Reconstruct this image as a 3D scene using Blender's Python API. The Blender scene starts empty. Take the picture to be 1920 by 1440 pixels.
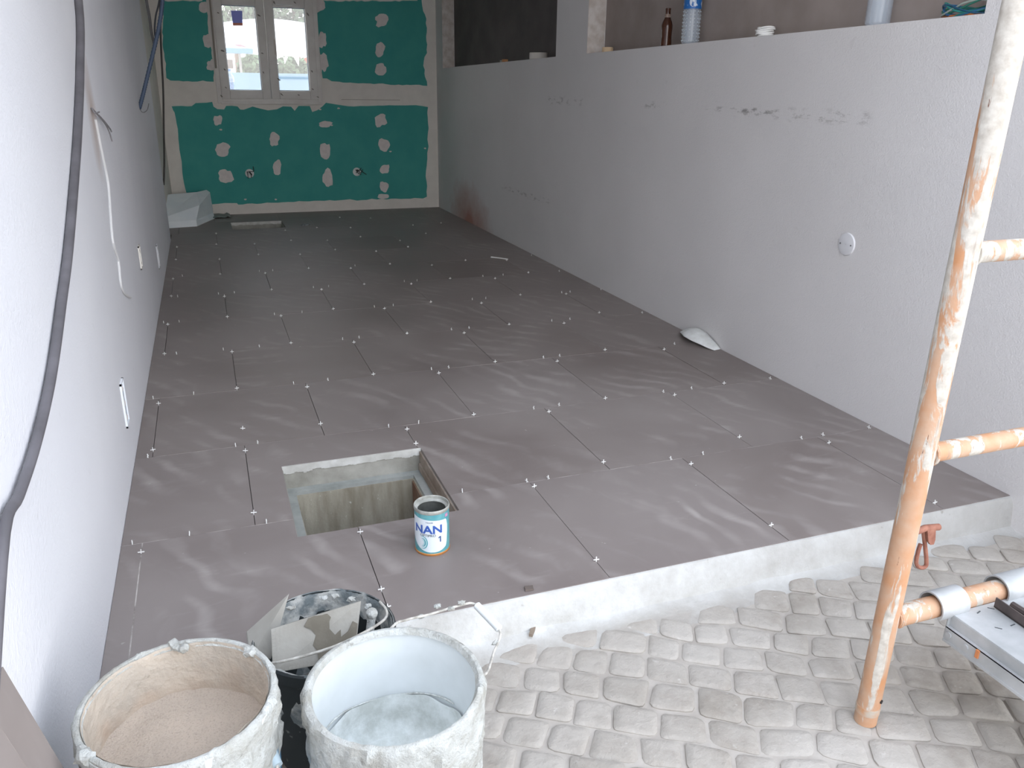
import bpy, bmesh, math, random
from mathutils import Vector, Matrix, noise
random.seed(7)
PI = math.pi
SC = bpy.context.scene
COL = SC.collection

# ------------------------------------------------------------------ camera
FPX, YAW, PITCH, ROLL, CAMZ = 1513.83, 0.3564, 0.3504, 0.0140, 1.225
_cy, _sy = math.cos(YAW), math.sin(YAW)
FWD = Vector((_sy*math.cos(PITCH), _cy*math.cos(PITCH), -math.sin(PITCH)))
_r = Vector((_cy, -_sy, 0)); _u = _r.cross(FWD)
RGT = _r*math.cos(ROLL)+_u*math.sin(ROLL)
UPV = -_r*math.sin(ROLL)+_u*math.cos(ROLL)
cam_data = bpy.data.cameras.new('camera'); cam = bpy.data.objects.new('camera', cam_data); COL.objects.link(cam)
cam_data.sensor_fit = 'HORIZONTAL'; cam_data.sensor_width = 36; cam_data.lens = 36*FPX/1920
cam_data.clip_start = 0.05; cam_data.clip_end = 200
M = Matrix((RGT, UPV, -FWD)).transposed().to_4x4(); M.translation = (0, 0, CAMZ)
cam.matrix_world = M; SC.camera = cam

# ------------------------------------------------------------------ light
w = bpy.data.worlds.new('sky'); SC.world = w; w.use_nodes = True
nt = w.node_tree; nt.nodes.clear()
wo = nt.nodes.new('ShaderNodeOutputWorld'); bg = nt.nodes.new('ShaderNodeBackground')
tc = nt.nodes.new('ShaderNodeTexCoord'); sx = nt.nodes.new('ShaderNodeSeparateXYZ'); rp = nt.nodes.new('ShaderNodeValToRGB')
nt.links.new(tc.outputs['Generated'], sx.inputs[0]); nt.links.new(sx.outputs['Z'], rp.inputs[0])
rp.color_ramp.elements[0].position = 0.0; rp.color_ramp.elements[0].color = (1.0, 0.985, 0.975, 1)
rp.color_ramp.elements[1].position = 0.75; rp.color_ramp.elements[1].color = (0.60, 0.66, 0.77, 1)
nt.links.new(rp.outputs[0], bg.inputs[0]); nt.links.new(bg.outputs[0], wo.inputs[0])
bg.inputs[1].default_value = 1.0
SC.view_settings.view_transform = 'Standard'; SC.view_settings.look = 'None'
SC.view_settings.gamma = 1; SC.view_settings.use_curve_mapping = False
SC.view_settings.exposure = 2.3
SC.cycles.max_bounces = 16; SC.cycles.diffuse_bounces = 10

# ------------------------------------------------------------------ helpers
def on(px, py, ax, val):
    """the point of the real plane (axis ax = val) that the photograph shows at px, py"""
    d = FWD*FPX + RGT*(px-960) - UPV*(py-720)
    t = (val-(CAMZ if ax == 2 else 0))/d[ax]
    v = d*t; v.z += CAMZ
    return v
def lin(c):
    return tuple((v/12.92 if v <= .04045 else ((v+.055)/1.055)**2.4) for v in c)
def hexc(h):
    return lin((int(h[0:2], 16)/255, int(h[2:4], 16)/255, int(h[4:6], 16)/255))
class NT:
    def __init__(s, name):
        s.m = bpy.data.materials.new(name); s.m.use_nodes = True; s.t = s.m.node_tree
        s.b = s.t.nodes['Principled BSDF']
        s.geo = None
    def n(s, typ, **kw):
        x = s.t.nodes.new(typ)
        for k, v in kw.items():
            if k.startswith('i_'):
                k = k[2:]; k = int(k) if k.isdigit() else k
                x.inputs[k].default_value = v
            else: setattr(x, k, v)
        return x
    def l(s, a, b): s.t.links.new(a, b)
    def pos(s, obj=True):
        if obj: return s.n('ShaderNodeTexCoord').outputs['Object']
        return s.n('ShaderNodeNewGeometry').outputs['Position']
    def noise(s, vec, scale, detail=4, rough=.55, dist=0):
        x = s.n('ShaderNodeTexNoise'); s.l(vec, x.inputs['Vector'])
        x.inputs['Scale'].default_value = scale; x.inputs['Detail'].default_value = detail
        x.inputs['Roughness'].default_value = rough; x.inputs['Distortion'].default_value = dist
        return x.outputs['Fac']
    def ramp(s, fac, lo, hi, a=0, b=1):
        x = s.n('ShaderNodeMapRange', clamp=True); s.l(fac, x.inputs['Value'])
        for k, v in zip(('From Min', 'From Max', 'To Min', 'To Max'), (lo, hi, a, b)): x.inputs[k].default_value = v
        return x.outputs['Result']
    def math(s, op, a, b=None, clamp=False):
        x = s.n('ShaderNodeMath', operation=op, use_clamp=clamp)
        for i, v in enumerate((a, b)):
            if v is None: continue
            if isinstance(v, (int, float)): x.inputs[i].default_value = v
            else: s.l(v, x.inputs[i])
        return x.outputs[0]
    def mix(s, fac, a, b):
        x = s.n('ShaderNodeMix', data_type='RGBA')
        for i, v in ((0, fac), (6, a), (7, b)):
            if isinstance(v, (int, float)): x.inputs[i].default_value = v
            elif isinstance(v, tuple): x.inputs[i].default_value = (*v[:3], 1)
            else: s.l(v, x.inputs[i])
        return x.outputs[2]
    def scale(s, vec, sc, rot=(0, 0, 0)):
        x = s.n('ShaderNodeMapping'); s.l(vec, x.inputs[0]); x.inputs['Scale'].default_value = sc; x.inputs['Rotation'].default_value = rot
        return x.outputs[0]
    def col(s, c):
        if isinstance(c, tuple): s.b.inputs['Base Color'].default_value = (*c[:3], 1)
        else: s.l(c, s.b.inputs['Base Color'])
        return s
    def bump(s, h, strength=.3, dist=.002):
        x = s.n('ShaderNodeBump'); x.inputs['Strength'].default_value = strength; x.inputs['Distance'].default_value = dist
        s.l(h, x.inputs['Height']); s.l(x.outputs[0], s.b.inputs['Normal'])
    def rough(s, v, metal=0, spec=None):
        s.b.inputs['Roughness'].default_value = v; s.b.inputs['Metallic'].default_value = metal
        if spec is not None: s.b.inputs['Specular IOR Level'].default_value = spec
        return s
def simple(name, c1, c2=None, sc=20, rough=.7, metal=0, lo=.35, hi=.65, bump=0, bsc=None, detail=4, stretch=(1, 1, 1), dist=.002):
    t = NT(name); p = t.pos(); p2 = t.scale(p, stretch) if stretch != (1, 1, 1) else p
    if c2 is None: t.col(c1)
    else: t.col(t.mix(t.ramp(t.noise(p2, sc, detail), lo, hi), c1, c2))
    if bump: t.bump(t.noise(p2, bsc or sc*2, 3), bump, dist)
    t.rough(rough, metal)
    return t.m

WL = {}      # world location of every object used as a parent
def wloc(o): return WL.get(o.name, Vector((0, 0, 0))) if o else Vector((0, 0, 0))
def tag(o, label=None, cat=None, group=None, kind=None):
    if label: o['label'] = label
    if cat: o['category'] = cat
    if group: o['group'] = group
    if kind: o['kind'] = kind
    return o
def empty(name, loc, label=None, cat=None, group=None, kind=None):
    o = bpy.data.objects.new(name, None); COL.objects.link(o); o.location = loc; o.empty_display_size = .05
    WL[o.name] = Vector(loc); return tag(o, label, cat, group, kind)
def obj(name, bm, mat, parent=None, smooth=False, label=None, cat=None, group=None, kind=None, keep=False):
    """links a bmesh (or mesh) in world coordinates as ONE object"""
    if isinstance(bm, bmesh.types.BMesh):
        bmesh.ops.recalc_face_normals(bm, faces=bm.faces)
        me = bpy.data.meshes.new(name); bm.to_mesh(me); bm.free()
    else: me = bm
    if mat:
        me.materials.clear(); me.materials.append(mat)
    if smooth:
        for p in me.polygons: p.use_smooth = True
        try: me.set_sharp_from_angle(angle=math.radians(38))
        except Exception: pass
    o = bpy.data.objects.new(name, me); COL.objects.link(o)
    if parent:
        L = wloc(parent); me.transform(Matrix.Translation(-L)); o.parent = parent; WL[o.name] = L
    elif not keep and len(me.vertices):
        xs = [v.co for v in me.vertices]
        c = Vector(((min(v.x for v in xs)+max(v.x for v in xs))/2, (min(v.y for v in xs)+max(v.y for v in xs))/2, min(v.z for v in xs)))
        me.transform(Matrix.Translation(-c)); o.location = c; WL[o.name] = c
    return tag(o, label, cat, group, kind)
def BM(): return bmesh.new()
def box(bm, lo, hi, rotz=0, bev=0):
    c = [(a+b)/2 for a, b in zip(lo, hi)]; s = [abs(b-a) for a, b in zip(lo, hi)]
    m = Matrix.Translation(c) @ Matrix.Rotation(rotz, 4, 'Z') @ Matrix.Diagonal((*s, 1))
    r = bmesh.ops.create_cube(bm, size=1, matrix=m)
    if bev:
        es = {e for v in r['verts'] for e in v.link_edges}
        bmesh.ops.bevel(bm, geom=list(es), offset=bev, segments=2, affect='EDGES', profile=.6)
    return bm
def tube(bm, pts, r, seg=10, caps=True, closed=False):
    pts = [Vector(p) for p in pts]; n = len(pts)
    rr = r if isinstance(r, (list, tuple)) else [r]*n
    rings = []; up = None
    for i, p in enumerate(pts):
        if closed: t = pts[(i+1) % n]-pts[i-1]
        else: t = (pts[min(i+1, n-1)]-pts[max(i-1, 0)])
        t.normalize()
        if up is None: up = t.orthogonal().normalized()
        else: up = (up-t*up.dot(t)).normalized()
        b = t.cross(up)
        rings.append([bm.verts.new(p+(up*math.cos(2*PI*k/seg)+b*math.sin(2*PI*k/seg))*rr[i]) for k in range(seg)])
    for i in range(n if closed else n-1):
        a, b2 = rings[i], rings[(i+1) % n]
        for k in range(seg): bm.faces.new((a[k], a[(k+1) % seg], b2[(k+1) % seg], b2[k]))
    if caps and not closed:
        bm.faces.new(rings[0][::-1]); bm.faces.new(rings[-1])
    return bm
def smoothpts(pts, k=6):
    P = [Vector(p) for p in pts]; out = []
    for i in range(len(P)-1):
        a, b, c, d = P[max(i-1, 0)], P[i], P[i+1], P[min(i+2, len(P)-1)]
        for j in range(k):
            t = j/k
            out.append(.5*((2*b)+(c-a)*t+(2*a-5*b+4*c-d)*t*t+(3*b-a-3*c+d)*t**3))
    out.append(P[-1]); return out
def lathe(bm, prof, c, seg=32, disp=None, cap=True):
    c = Vector(c); rings = []
    for i, (r, z) in enumerate(prof):
        ring = []
        for k in range(seg):
            a = 2*PI*k/seg; dr, dz = disp(a, i, r, z) if disp else (0, 0)
            ring.append(bm.verts.new(c+Vector(((r+dr)*math.cos(a), (r+dr)*math.sin(a), z+dz))))
        rings.append(ring)
    for i in range(len(rings)-1):
        for k in range(seg): bm.faces.new((rings[i][k], rings[i][(k+1) % seg], rings[i+1][(k+1) % seg], rings[i+1][k]))
    if cap:
        bm.faces.new(rings[0][::-1]); bm.faces.new(rings[-1])
    return bm
def prism(bm, poly, off):
    """extrude a closed 3D polygon by the vector off"""
    off = Vector(off)
    a = [bm.verts.new(p) for p in poly]; b = [bm.verts.new(Vector(p)+off) for p in poly]
    n = len(a); bm.faces.new(a); bm.faces.new(b[::-1])
    for i in range(n): bm.faces.new((a[i], b[i], b[(i+1) % n], a[(i+1) % n]))
    return bm
def gridslab(bm, xs, ys, z0, z1, mask):
    """slab on a grid of cuts, only where mask(i, j); side faces only on its outline"""
    V = {}
    def v(i, j, k):
        if (i, j, k) not in V: V[(i, j, k)] = bm.verts.new((xs[i], ys[j], (z0, z1)[k]))
        return V[(i, j, k)]
    nx, ny = len(xs)-1, len(ys)-1
    on_ = lambda i, j: 0 <= i < nx and 0 <= j < ny and mask(i, j)
    for i in range(nx):
        for j in range(ny):
            if not on_(i, j): continue
            bm.faces.new((v(i, j, 1), v(i+1, j, 1), v(i+1, j+1, 1), v(i, j+1, 1)))
            bm.faces.new((v(i, j, 0), v(i, j+1, 0), v(i+1, j+1, 0), v(i+1, j, 0)))
            for di, dj, a, b in ((-1, 0, (i, j), (i, j+1)), (1, 0, (i+1, j+1), (i+1, j)), (0, -1, (i+1, j), (i, j)), (0, 1, (i, j+1), (i+1, j+1))):
                if not on_(i+di, j+dj): bm.faces.new((v(*a, 0), v(*b, 0), v(*b, 1), v(*a, 1)))
    return bm
def blob(bm, c, r, sq=(1, 1, 1), amp=.25, fr=3, sub=2):
    res = bmesh.ops.create_icosphere(bm, subdivisions=sub, radius=1)
    s = random.random()*50
    for v in res['verts']:
        d = 1+amp*noise.noise(v.co*fr*.6+Vector((s, s, 0)))*2
        v.co = Vector(c)+Vector((v.co.x*sq[0], v.co.y*sq[1], v.co.z*sq[2]))*r*d
    return bm

# ------------------------------------------------------------------ room numbers (metres; floor top z = 0)
XL, XR, YF, YN = -0.338, 2.353, 8.691, 1.641
ZP = -0.105                      # pavement
ROWY = [YN]+[2.233+0.6*i for i in range(11)]+[YF]
ODD = [XL, -0.282, 0.3105, 0.8985, 1.480, 2.068, XR]
EVEN = [XL, 0.0251, 0.613, 1.1956, 1.780, XR]
PIT = (0.135, 0.623, 2.125, 2.615)
PIT2 = (0.167, 0.634, 7.725, 8.150)
CEIL = 2.80

# ------------------------------------------------------------------ materials
def wall_mat(name, c1, c2, marks=(), stains=()):
    t = NT(name); p = t.pos(False)
    c = t.mix(t.ramp(t.noise(p, 1.3, 3), .3, .7), c1, c2)
    sep = t.n('ShaderNodeSeparateXYZ'); t.l(p, sep.inputs[0]); Y, Z = sep.outputs[1], sep.outputs[2]
    for (y, z, ry, rz, sl, colr, amt) in stains:
        dy = t.math('DIVIDE', t.math('SUBTRACT', Y, y), ry); dz0 = t.math('SUBTRACT', t.math('SUBTRACT', Z, z), t.math('MULTIPLY', t.math('SUBTRACT', Y, y), sl))
        dz = t.math('DIVIDE', dz0, rz)
        d = t.math('SQRT', t.math('ADD', t.math('MULTIPLY', dy, dy), t.math('MULTIPLY', dz, dz)))
        d = t.math('ADD', d, t.ramp(t.noise(p, 7, 4), 0, 1, -.35, .35))
        c = t.mix(t.ramp(d, .1, 1, amt, 0), c, colr)
    if marks:
        st = t.scale(p, (1, 9, 26)); nz = t.ramp(t.noise(st, 1.6, 5, .7), .52, .62)
        for (y0, y1, z, h) in marks:
            a = t.ramp(Z, z-h, z-h*.3); b = t.ramp(Z, z+h*.3, z+h, 1, 0)
            e = t.ramp(Y, y0, y0+.06); f = t.ramp(Y, y1-.06, y1, 1, 0)
            m = t.math('MULTIPLY', t.math('MULTIPLY', a, b), t.math('MULTIPLY', e, f))
            c = t.mix(t.math('MULTIPLY', t.math('MULTIPLY', m, nz), .40), c, (.10, .085, .075))
    sp = t.ramp(t.noise(p, 16, 2), .72, .78, 0, .10)
    c = t.mix(sp, c, (.35, .31, .28))
    t.col(c); t.rough(.85, spec=.25)
    bh = t.math('ADD', t.noise(p, 150, 3, .6), t.math('MULTIPLY', t.noise(p, 48, 2), .7))
    t.bump(bh, .42, .004)
    return t.m
WALL_L = wall_mat('white_plaster_left', lin((.90, .905, .92)), lin((.875, .88, .90)), stains=[(3.17, 1.12, .14, .24, .0, lin((.70, .60, .53)), .6)])
WALL_R = wall_mat('white_plaster_right', lin((.86, .85, .845)), lin((.83, .82, .815)),
    marks=[(5.05, 5.70, 1.155, .035), (4.0, 4.3, 1.15, .025), (3.1, 3.72, 1.147, .015), (2.5, 3.08, 1.138, .035), (5.55, 6.65, .442, .03), (3.0, 3.4, 1.14, .03)],
    stains=[(7.55, .0, .75, .42, .10, lin((.66, .42, .33)), .8)])
M_CREAM = simple('joint_compound', lin((.88, .86, .83)), lin((.85, .83, .80)), 9, .9, bump=.15, bsc=40)
M_GREEN = simple('green_plasterboard', hexc('3f9791'), hexc('479d95'), 5, .85, bump=.05, bsc=200)
M_PATCH = simple('filler_patch', lin((.87, .845, .83)), lin((.83, .805, .79)), 30, .9, bump=.2, bsc=60)
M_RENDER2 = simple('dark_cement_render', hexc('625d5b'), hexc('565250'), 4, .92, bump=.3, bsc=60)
M_RENDER = simple('raw_cement_render', hexc('9c918b'), hexc('8f847e'), 4, .92, bump=.3, bsc=60)
M_REVEAL = simple('patchy_white_reveal', hexc('d8d2cc'), hexc('c3b9b0'), 20, .9, bump=.3, bsc=60)
M_CEIL = simple('ceiling_paint', (.82, .81, .8), (.78, .77, .76), 3, .9)
M_CONC = simple('pit_concrete', hexc('b0aea6'), hexc('8f8d84'), 9, .95, bump=.5, bsc=70, detail=8)
M_MORTAR = simple('pale_mortar', hexc('d6d6d2'), hexc('b9b8b2'), 14, .95, bump=.5, bsc=50, detail=7)
def tile_mat():
    t = NT('brown_grey_porcelain'); p = t.pos(False)
    oi = t.n('ShaderNodeObjectInfo'); rnd = oi.outputs['Random']
    cmb = t.n('ShaderNodeCombineXYZ'); t.l(t.math('MULTIPLY', rnd, 40), cmb.inputs[0]); t.l(t.math('MULTIPLY', rnd, 17), cmb.inputs[1])
    va = t.n('ShaderNodeVectorMath', operation='ADD'); t.l(p, va.inputs[0]); t.l(cmb.outputs[0], va.inputs[1]); q = va.outputs[0]
    base = t.mix(rnd, hexc('7c726e'), hexc('837a77'))
    cloud = t.noise(p, 1.1, 4, .55, .6)
    # broad wiped arcs of grout haze
    wv = t.n('ShaderNodeTexWave', wave_type='RINGS', rings_direction='SPHERICAL'); t.l(q, wv.inputs[0])
    wv.inputs['Scale'].default_value = 3.2; wv.inputs['Distortion'].default_value = 9; wv.inputs['Detail'].default_value = 3; wv.inputs['Detail Scale'].default_value = .8
    wide = t.noise(q, 2.0, 4, .6, 1.6)
    streak = t.noise(t.scale(q, (3, 14, 1), (0, 0, .5)), 1.6, 5, .6, 1.2)
    arcs = t.math('MULTIPLY', t.ramp(wv.outputs['Fac'], .45, 1), t.ramp(wide, .45, .75))
    haze = t.math('ADD', t.math('MULTIPLY', arcs, .75), t.math('MULTIPLY', t.ramp(cloud, .35, .72), .55))
    haze = t.math('ADD', haze, t.math('MULTIPLY', t.math('MULTIPLY', t.ramp(streak, .56, .74), t.ramp(wide, .4, .65)), .34), True)
    c = t.mix(haze, base, hexc('a59e9a'))
    spk = t.ramp(t.noise(p, 38, 2), .745, .77, 0, .5); c = t.mix(spk, c, hexc('b8b2ae'))
    t.col(c); t.rough(.48, spec=.35)
    r = t.ramp(haze, 0, 1, .42, .75); t.l(r, t.b.inputs['Roughness'])
    t.bump(t.noise(p, 9, 3), .04, .002)
    return t.m
M_TILE = tile_mat()
M_BED = simple('tile_bed', hexc('55504d'), hexc('625c59'), 20, .95)
M_GROUT = simple('dusty_grout', hexc('bdb7b2'), hexc('7d7672'), 12, .95, lo=.4, hi=.6)
M_SPACER = simple('white_plastic', lin((.93, .93, .92)), None, rough=.45)
def cobble_mat():
    t = NT('dusty_granite'); p = t.pos(False); oi = t.n('ShaderNodeObjectInfo')
    c = t.mix(oi.outputs['Random'], hexc('a19b92'), hexc('aca69e'))
    c = t.mix(t.ramp(t.noise(p, 24, 5, .65), .40, .66, 0, .6), c, hexc('8f877d'))
    c = t.mix(t.ramp(t.noise(p, 3.0, 5, .6, .6), .35, .65, 0, .75), c, hexc('bdb8b1'))
    c = t.mix(t.ramp(t.noise(p, 2.0, 3, .6, .3), .6, .8, 0, .35), c, hexc('978778'))
    c = t.mix(t.ramp(t.noise(p, 28, 3), .68, .74, 0, .4), c, hexc('d2cfca'))
    t.col(c); t.rough(.95, spec=.2); t.bump(t.noise(p, 34, 8, .65), .7, .008)
    return t.m
M_COB = cobble_mat()
M_JOINT = simple('sandy_joint', hexc('aaa39b'), hexc('b9b3ab'), 16, .98, bump=.5, bsc=90, detail=6)

# ================================================================== SETTING
# ---- floor slab and tiles
def pitmask(xs, ys):
    def f(i, j):
        x = (xs[i]+xs[i+1])/2; y = (ys[j]+ys[j+1])/2
        return not any(a < x < b and c < y < d for a, b, c, d in (PIT, PIT2))
    return f
def cuts(a, b, extra): return sorted({a, b} | {e for e in extra if a+1e-5 < e < b-1e-5})
bm = BM(); xs = cuts(-0.5, XR, PIT[:2]+PIT2[:2]); ys = cuts(YN, YF, PIT[2:]+PIT2[2:])
gridslab(bm, xs, ys, -.10, -.010, pitmask(xs, ys))
floor = obj('floor', bm, M_BED, keep=True, kind='structure'); floor['label'] = 'brown-grey tiled room floor with white spacers in its joints'
for r in range(len(ROWY)-1):
    js = list(ODD if r % 2 == 0 else EVEN)
    if ROWY[r] > 7.2: js[0] = -.50
    for i in range(len(js)-1):
        if js[i+1]-js[i] < .01: continue
        g = .0011; x0, x1, y0, y1 = js[i]+g, js[i+1]-g, ROWY[r]+g, ROWY[r+1]-g
        xs = cuts(x0, x1, PIT[:2]+PIT2[:2]); ys = cuts(y0, y1, PIT[2:]+PIT2[2:]); mk = pitmask(xs, ys)
        if not any(mk(a, b) for a in range(len(xs)-1) for b in range(len(ys)-1)): continue
        lift = random.uniform(-.0006, .0004)
        bm = gridslab(BM(), xs, ys, -.010, lift, mk)
        obj('tile', bm, M_TILE, floor)
for y in ROWY[1:-1]:
    spans = [(XL, PIT[0]), (PIT[1], XR)] if PIT[2] < y < PIT[3] else ([(XL, PIT2[0]), (PIT2[1], XR)] if PIT2[2] < y < PIT2[3] else [(XL, XR)])
    for a, b in spans: obj('grout_line', box(BM(), (a, y-.0012, -.009), (b, y+.0012, -.0007)), M_GROUT, floor)

# ---- front pit: frame, ledge, shaft
def pit(P, depth, ledge, name, label):
    x0, x1, y0, y1 = P
    root = empty(name, ((x0+x1)/2, (y0+y1)/2, -depth), label, 'floor pit')
    e = .0
    bm = BM()
    zt = -.012
    for lo, hi in (((x0-.06, y1-.003, -.13), (x1+.06, y1+.05, zt)), ((x0-.06, y0-.05, -.13), (x1+.06, y0+.003, zt)), ((x0-.06, y0, -.13), (x0+.003, y1, zt)), ((x1-.003, y0, -.13), (x1+.06, y1, zt))):
        box(bm, lo, hi)
    obj('upper_frame', bm, M_CONC, root)
    bm = BM()      # rough white mortar band under the tile edge
    for k in range(48):
        a = x0+(x1-x0)*k/48; b = x0+(x1-x0)*(k+1)/48
        h = .027+.010*noise.noise(Vector((a*22, 3, 0)))+.006*noise.noise(Vector((a*60, 3, 0)))
        box(bm, (a, y1-.006, -h), (b, y1+.001, -.001))
    obj('mortar_band', bm, M_MORTAR, root)
    L = ledge; bm = BM()
    xs = [x0, x0+L, x1-L, x1]; ys = [y0, y0+L, y1-L, y1]
    gridslab(bm, xs, ys, -.14, -.087, lambda i, j: not (i == 1 and j == 1))
    obj('cover_ledge', bm, simple('ledge_cement', hexc('a9aca8'), hexc('8f9490'), 12, .95, bump=.3, bsc=60), root)
    a, b, c, d = x0+L+.004, x1-L-.004, y0+L+.004, y1-L-.004
    st = NT('stained_shaft'); p = st.pos(False); v = st.scale(p, (9, 9, 1.5))
    cc = st.mix(st.ramp(st.noise(v, 2.4, 6, .6), .3, .7), hexc('b3ae9f'), hexc('888171'))
    cc = st.mix(st.ramp(st.noise(p, 60, 2), .7, .76), cc, hexc('c4c2b8')); st.col(cc); st.rough(.95); st.bump(st.noise(p, 60, 5), .5, .004)
    bm = BM(); t = .03
    box(bm, (a-t, d, -depth), (b+t, d+t, -.10)); box(bm, (a-t, c-t, -depth), (b+t, c, -.10))
    box(bm, (a-t, c, -depth), (a, d, -.10)); box(bm, (b, c, -depth), (b+t, d, -.10))
    obj('shaft_wall', bm, st.m, root)
    obj('shaft_floor', box(BM(), (a-t, c-t, -depth-.03), (b+t, d+t, -depth)), simple('pit_dirt', hexc('6b675f'), hexc('4d4a44'), 15, .97, bump=.5, bsc=40), root)
    return root
obj('grout_line', box(BM(), (-.2835, YN+.02, -.009), (-.2805, 2.232, .0002)), M_GROUT, floor)
pr = pit(PIT, 1.25, .037, 'inspection_pit', 'open square concrete inspection pit in the floor behind the printed tin')
bm = BM(); x1 = PIT[1]
box(bm, (x1-.012, PIT[2]+.01, -.080), (x1-.003, PIT[3]-.012, -.055)); box(bm, (x1-.007, PIT[2]+.005, -.050), (x1-.002, PIT[3]-.008, -.011))
obj('brown_edge_strip', bm, simple('brown_strip', hexc('8a7a6c'), hexc('a2968a'), 12, .9), pr)
bm = BM(); box(bm, (x1-.045, PIT[3]-.30, -.40), (x1-.040, PIT[3]-.046, -.105))
obj('rusty_side_stain', bm, simple('rusty_concrete', hexc('77533f'), hexc('8a7564'), 14, .95), pr)
pit(PIT2, .40, .035, 'drain_pit', 'small shallow concrete drain opening in the floor before the green end wall')

# ---- left wall, splayed end recess
bm = BM(); box(bm, (XL-.16, -1.8, ZP-.02), (XL, 7.34, CEIL))
wall_left = obj('wall_left', bm, WALL_L, keep=True, kind='structure')
bm = BM(); prism(bm, [(-.47, 7.34, -.1), (-.335, YF, -.1), (-.62, YF, -.1), (-.62, 7.34, -.1)], (0, 0, CEIL+.1))
obj('wall_left_recess', bm, M_CREAM, wall_left)
# ---- right wall with two niches
LZ = lambda y: 1.485-.0085*y
N1 = (5.545, 8.45); N2 = (2.105, 5.045); NTOP = 2.32; ND = .125
bm = BM()
def wseg(y0, y1, z0a, z0b, z1a, z1b, x0=XR, x1=XR+ND):
    a = [bm.verts.new((x, y, z)) for x in (x0, x1) for (y, z) in ((y0, z0a), (y1, z0b), (y1, z1b), (y0, z1a))]
    for f in ((0, 1, 2, 3), (7, 6, 5, 4), (0, 4, 5, 1), (1, 5, 6, 2), (2, 6, 7, 3), (3, 7, 4, 0)): bm.faces.new([a[i] for i in f])
wseg(1.0, N2[0], ZP-.02, ZP-.02, CEIL, CEIL)
for a, b in (N2, N1):
    wseg(a, b, ZP-.02, ZP-.02, LZ(a), LZ(b)); wseg(a, b, NTOP, NTOP, CEIL, CEIL)
wseg(N2[1], N1[0], ZP-.02, ZP-.02, CEIL, CEIL); wseg(N1[1], YF, ZP-.02, ZP-.02, CEIL, CEIL)
bmesh.ops.remove_doubles(bm, verts=bm.verts, dist=1e-5)
wall_right = obj('wall_right', bm, WALL_R, keep=True, kind='structure')
obj('niche_backing', box(BM(), (XR+ND, 1.0, ZP-.02), (XR+ND+.12, 5.3, CEIL)), M_RENDER, wall_right)
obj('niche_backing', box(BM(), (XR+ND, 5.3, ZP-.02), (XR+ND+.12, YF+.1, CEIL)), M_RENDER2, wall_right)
for (a, b) in (N1, N2):      # pale patchy reveal facing the entrance at the far end of each niche, grey one at the near end
    n = 14; bm = BM()
    for k in range(n):
        z0 = LZ(b)+(NTOP-LZ(b))*k/n; z1 = LZ(b)+(NTOP-LZ(b))*(k+1)/n
        dd = ND-.004+.006*noise.noise(Vector((0, b, k*1.7)))
        box(bm, (XR+.0005, b-.004, z0), (XR+dd, b+.0, z1))
    obj('niche_reveal', bm, M_REVEAL, wall_right)
# ---- back wall: cream compound, three green boards, filler patches, window hole
WX0, WX1, WZ0, WZ1 = .178, 1.172, 1.058, 2.045
bm = BM(); xs = [-.64, WX0, WX1, XR+.2]; zs = [-.1, WZ0, WZ1, CEIL]
gridslab(bm, xs, zs, 0, .12, lambda i, j: not (i == 1 and j == 1))
for v in bm.verts: x, z, y = v.co; v.co = (x, YF+y, z)
wall_back = obj('wall_back', bm, M_CREAM, keep=True, kind='structure')
def wpoly(pts, jit=1.1, step=7):
    out = []
    for i, p in enumerate(pts):
        q = pts[(i+1) % len(pts)]; L = math.hypot(q[0]-p[0], q[1]-p[1]); n = max(1, int(L/step))
        for k in range(n):
            t = k/n; j = jit if min(p[1], q[1]) > -30 else 0
            out.append((p[0]+(q[0]-p[0])*t+random.uniform(-j, j), p[1]+(q[1]-p[1])*t+random.uniform(-j, j)))
    return [on(x, y, 1, YF) for x, y in out]
ZT = 2.72
def topx(px, py): v = on(px, py, 1, YF); return v
def board(pts, tops):
    poly = wpoly(pts)
    poly += [Vector((x, YF, ZT)) for x in tops]
    bm = BM(); prism(bm, poly, (0, -.003, 0)); obj('plasterboard', bm, M_GREEN, wall_back)
lx = on(385, 5, 1, YF).x; lx0 = on(307, 0, 1, YF).x
board([(386, 2), (389, 30), (392, 65), (397, 100), (401, 130), (401, 153), (380, 152), (360, 152.5), (320, 152), (313, 147), (311, 120), (306, 92), (305, 60), (306, 30), (307, 2)], [lx0, lx-.02])
board([(791, 2), (793, 20), (799, 35), (799.5, 60), (800, 100), (793.5, 115), (796, 138), (801, 160), (740, 158.5), (680, 156), (650, 155), (622, 152), (613, 147), (605, 146), (603, 135), (603, 112), (600, 95), (597, 72), (595, 50), (594, 25), (602, 20), (606, 2)], [on(606, 2, 1, YF).x, on(791, 2, 1, YF).x])
bm = BM(); prism(bm, wpoly([(324, 207), (322, 200), (360, 199), (366, 194), (398, 191), (400, 199), (408, 204), (420, 205), (424, 199), (446, 199), (451, 206), (458, 205), (473, 199.5), (488, 204), (503, 207), (520, 205), (531, 198.5), (545, 200), (553, 207), (560, 199), (581, 199), (586, 210), (596, 207), (606, 199), (612, 193.5), (640, 197), (664, 200), (697, 198), (740, 197), (769, 197), (803, 200),
    (801, 211), (803, 240), (801, 262), (803, 275), (799.5, 310), (798, 330), (800.5, 350), (800, 369), (793, 373), (778, 371.5), (760, 373), (697, 373), (670, 376), (655, 374), (609, 376.5), (570, 377), (540, 379), (491, 381), (446, 383), (444, 380), (410, 382), (395, 383), (380, 377), (352, 376), (345, 344), (340, 302), (337, 281), (333, 242), (328, 211)], .9, 9), (0, -.003, 0))
obj('plasterboard', bm, M_GREEN, wall_back)
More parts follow.
